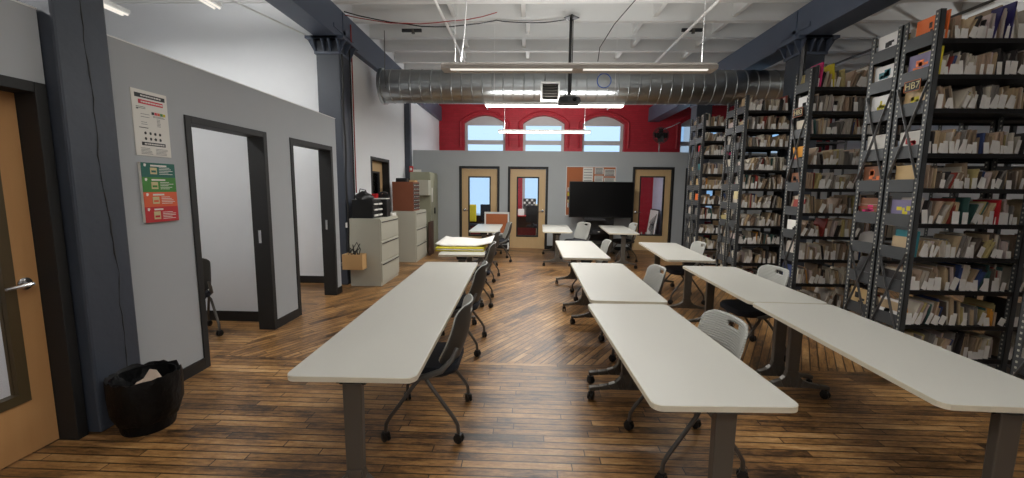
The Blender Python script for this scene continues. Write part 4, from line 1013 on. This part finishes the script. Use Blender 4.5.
big(3.225, 3.478, 1.073, .02, .2, .215, 'b_teal', 'teal book at the left end of a lower shelf by the punched post', .04)
for z, m_, mo, l_ in ((1.923, 'paper', 'red', 'white magazine with red print'), (1.643, 'b_tan', None, 'tan cardboard folder'), (1.353, 'b_violet', 'yellow', 'violet and yellow magazine'), (.493, 'b_white', 'ink', 'white book with a black picture'), (2.273, 'b_tan', 'yellow', 'tan magazine')):
    big(3.205, 3.52, z, .01, .2, .19, m_, l_+' at the open end of the HB7 bookshelf', 0, mo)
for z, m_, mo, l_ in ((2.803, 'b_white', 'ink', 'white magazine with black splashes, topmost shelf'), (2.533, 'b_white', 'b_teal', 'white and teal magazine, second shelf down'), (2.273, 'b_white', 'yellow', 'white and yellow magazine, third shelf down'), (1.923, 'paper', None, 'plain white folder, fourth shelf down'), (1.643, 'b_brown', 'b_orange', 'brown and orange magazine, fifth shelf down'), (1.353, 'b_brown', 'b_pink', 'brown and pink magazine, sixth shelf down'), (.493, 'b_tan', 'ink', 'tan book with dark print on a low shelf')):
    big(3.205, 3.86, z, .01, .2, .2, m_, l_+', rear end of nearest rack', 0, mo)
big(3.34, 5.005, 2.803, .02, .2, .27, 'b_pink', 'pink book on the topmost shelf of the second row', .05)
big(3.30, 5.005, 2.803, .025, .2, .24, 'rack_grey', 'dark grey book at the left end of the second row topmost shelf', 0)
big(3.50, 5.005, 2.803, .012, .2, .26, 'yellow', 'yellow book on the topmost shelf of the second row', -.08)
for z, m_, l_ in ((1.923, 'crimson', 'red'), (1.643, 'b_brown', 'brown'), (2.533, 'b_white', 'white'), (1.07, 'paper', 'off-white')):
    big(3.275, 5.04, z, .01, .2, .19, m_, l_+' magazine at the open end of the second row bookshelf', 0, 'ink')
for z, m_, l_ in ((1.643, 'b_tan', 'tan'), (1.353, 'b_orange', 'orange'), (1.923, 'b_teal', 'teal'), (2.273, 'crimson', 'red')):
    big(3.305, 7.99, z, .01, .2, .19, m_, l_+' magazine at the open end of the furthest bookshelf', 0)
for k, (z, x) in enumerate(((1.923, 3.78), (2.273, 3.72), (1.643, 3.80))):
    tag(MB().box(0, .14, 0, .02, 0, .12).build('file_box', 'b_pink', loc=(x, 7.93, z), bevel=.003), 'pink file box on the %s shelf of the furthest bookshelf' % lvn[LV.index(round(z-.003, 2))], 'box')
for n_, x, y, z, lbl in (('note_card', 3.26, 6.40, 1.48, 'pale yellow note card taped to the third row end post'),):
    tag(MB().box(0, .004, 0, .12, 0, .12).build(n_, 'tan_label', loc=(x-.02, y+.04, z)), lbl, 'note')

# ------------------------------------------------------------------ light
def area(name, loc, sx, sy_, power, col=(1, .95, .88), rot=(0, 0, 0)):
    l = bpy.data.lights.new(name, 'AREA'); l.shape = 'RECTANGLE'; l.size = sx; l.size_y = sy_; l.energy = power; l.color = col
    o = bpy.data.objects.new(name, l); C.objects.link(o); o.location = loc; o.rotation_euler = rot; return o
K = 1.0
W = (1, .985, .95)
area('lamp_near', (.63, 5.55, 3.08), 3.3, .15, 55*K, W); area('lamp_near_up', (.63, 5.55, 3.24), 3.3, .15, 40*K, W, (PI, 0, 0))
area('lamp_duct', (.46, 7.43, 3.02), 2.3, .15, 62*K, W)
area('lamp_far', (.46, 11.25, 3.08), 2.4, .15, 80*K, W); area('lamp_far_up', (.46, 11.25, 3.2), 2.4, .15, 95*K, W, (PI, 0, 0))
for yy in (-.5, -2.8): area('fill_behind', (.6, yy, 3.095), 3.3, .15, 30*K, W); area('fill_behind_up', (.6, yy, 3.3), 3.3, .15, 62*K, W, (PI, 0, 0))  # added fill lights behind the viewer, out of view
area('fill_mid', (.6, 2.3, 3.335), 3.3, .15, 12*K, W); area('fill_mid_up', (.6, 2.3, 3.47), 3.3, .15, 38*K, W, (PI, 0, 0))  # added fill light over the front tables, above the frame
area('lamp_office', (-4.1, 4.65, 3.86), .15, 1.8, 36*K, W); area('lamp_office_2', (-5.55, 4.85, 3.86), .15, 1.8, 26*K, W)
area('lamp_office_up', (-4.1, 4.65, 4.0), .15, 1.8, 50*K, W, (PI, 0, 0))
area('fill_office_near', (-4.4, 1.0, 3.6), .15, 1.8, 80*K, W)  # added fill light, brightens what shows through the nearest door glass
area('lamp_duct_side', (.46, 7.50, 3.05), 2.3, .06, 22*K, W, (PI/2, 0, 0)); area('lamp_far_side', (.46, 11.33, 3.11), 2.4, .06, 30*K, W, (PI/2, 0, 0))
area('fill_side_room', (-3.65, 10.6, 2.9), .6, .6, 22*K, W)  # added fill light for the dark room behind the side door glass

area('fill_right', (7.6, 4.5, 3.59), .15, 3.3, 40*K, W); area('fill_right_up', (7.6, 4.5, 3.71), .15, 3.3, 50*K, W, (PI, 0, 0))  # added fill light off to the right, unseen
w = bpy.data.worlds.new('world'); S.world = w; w.use_nodes = True; bg = w.node_tree.nodes['Background']; bg.inputs[0].default_value = (.50, .72, .95, 1); bg.inputs[1].default_value = 1.3
S.view_settings.view_transform = 'Standard'; S.view_settings.look = 'None'; S.view_settings.gamma = 1; S.view_settings.use_curve_mapping = False
S.view_settings.exposure = 0.0
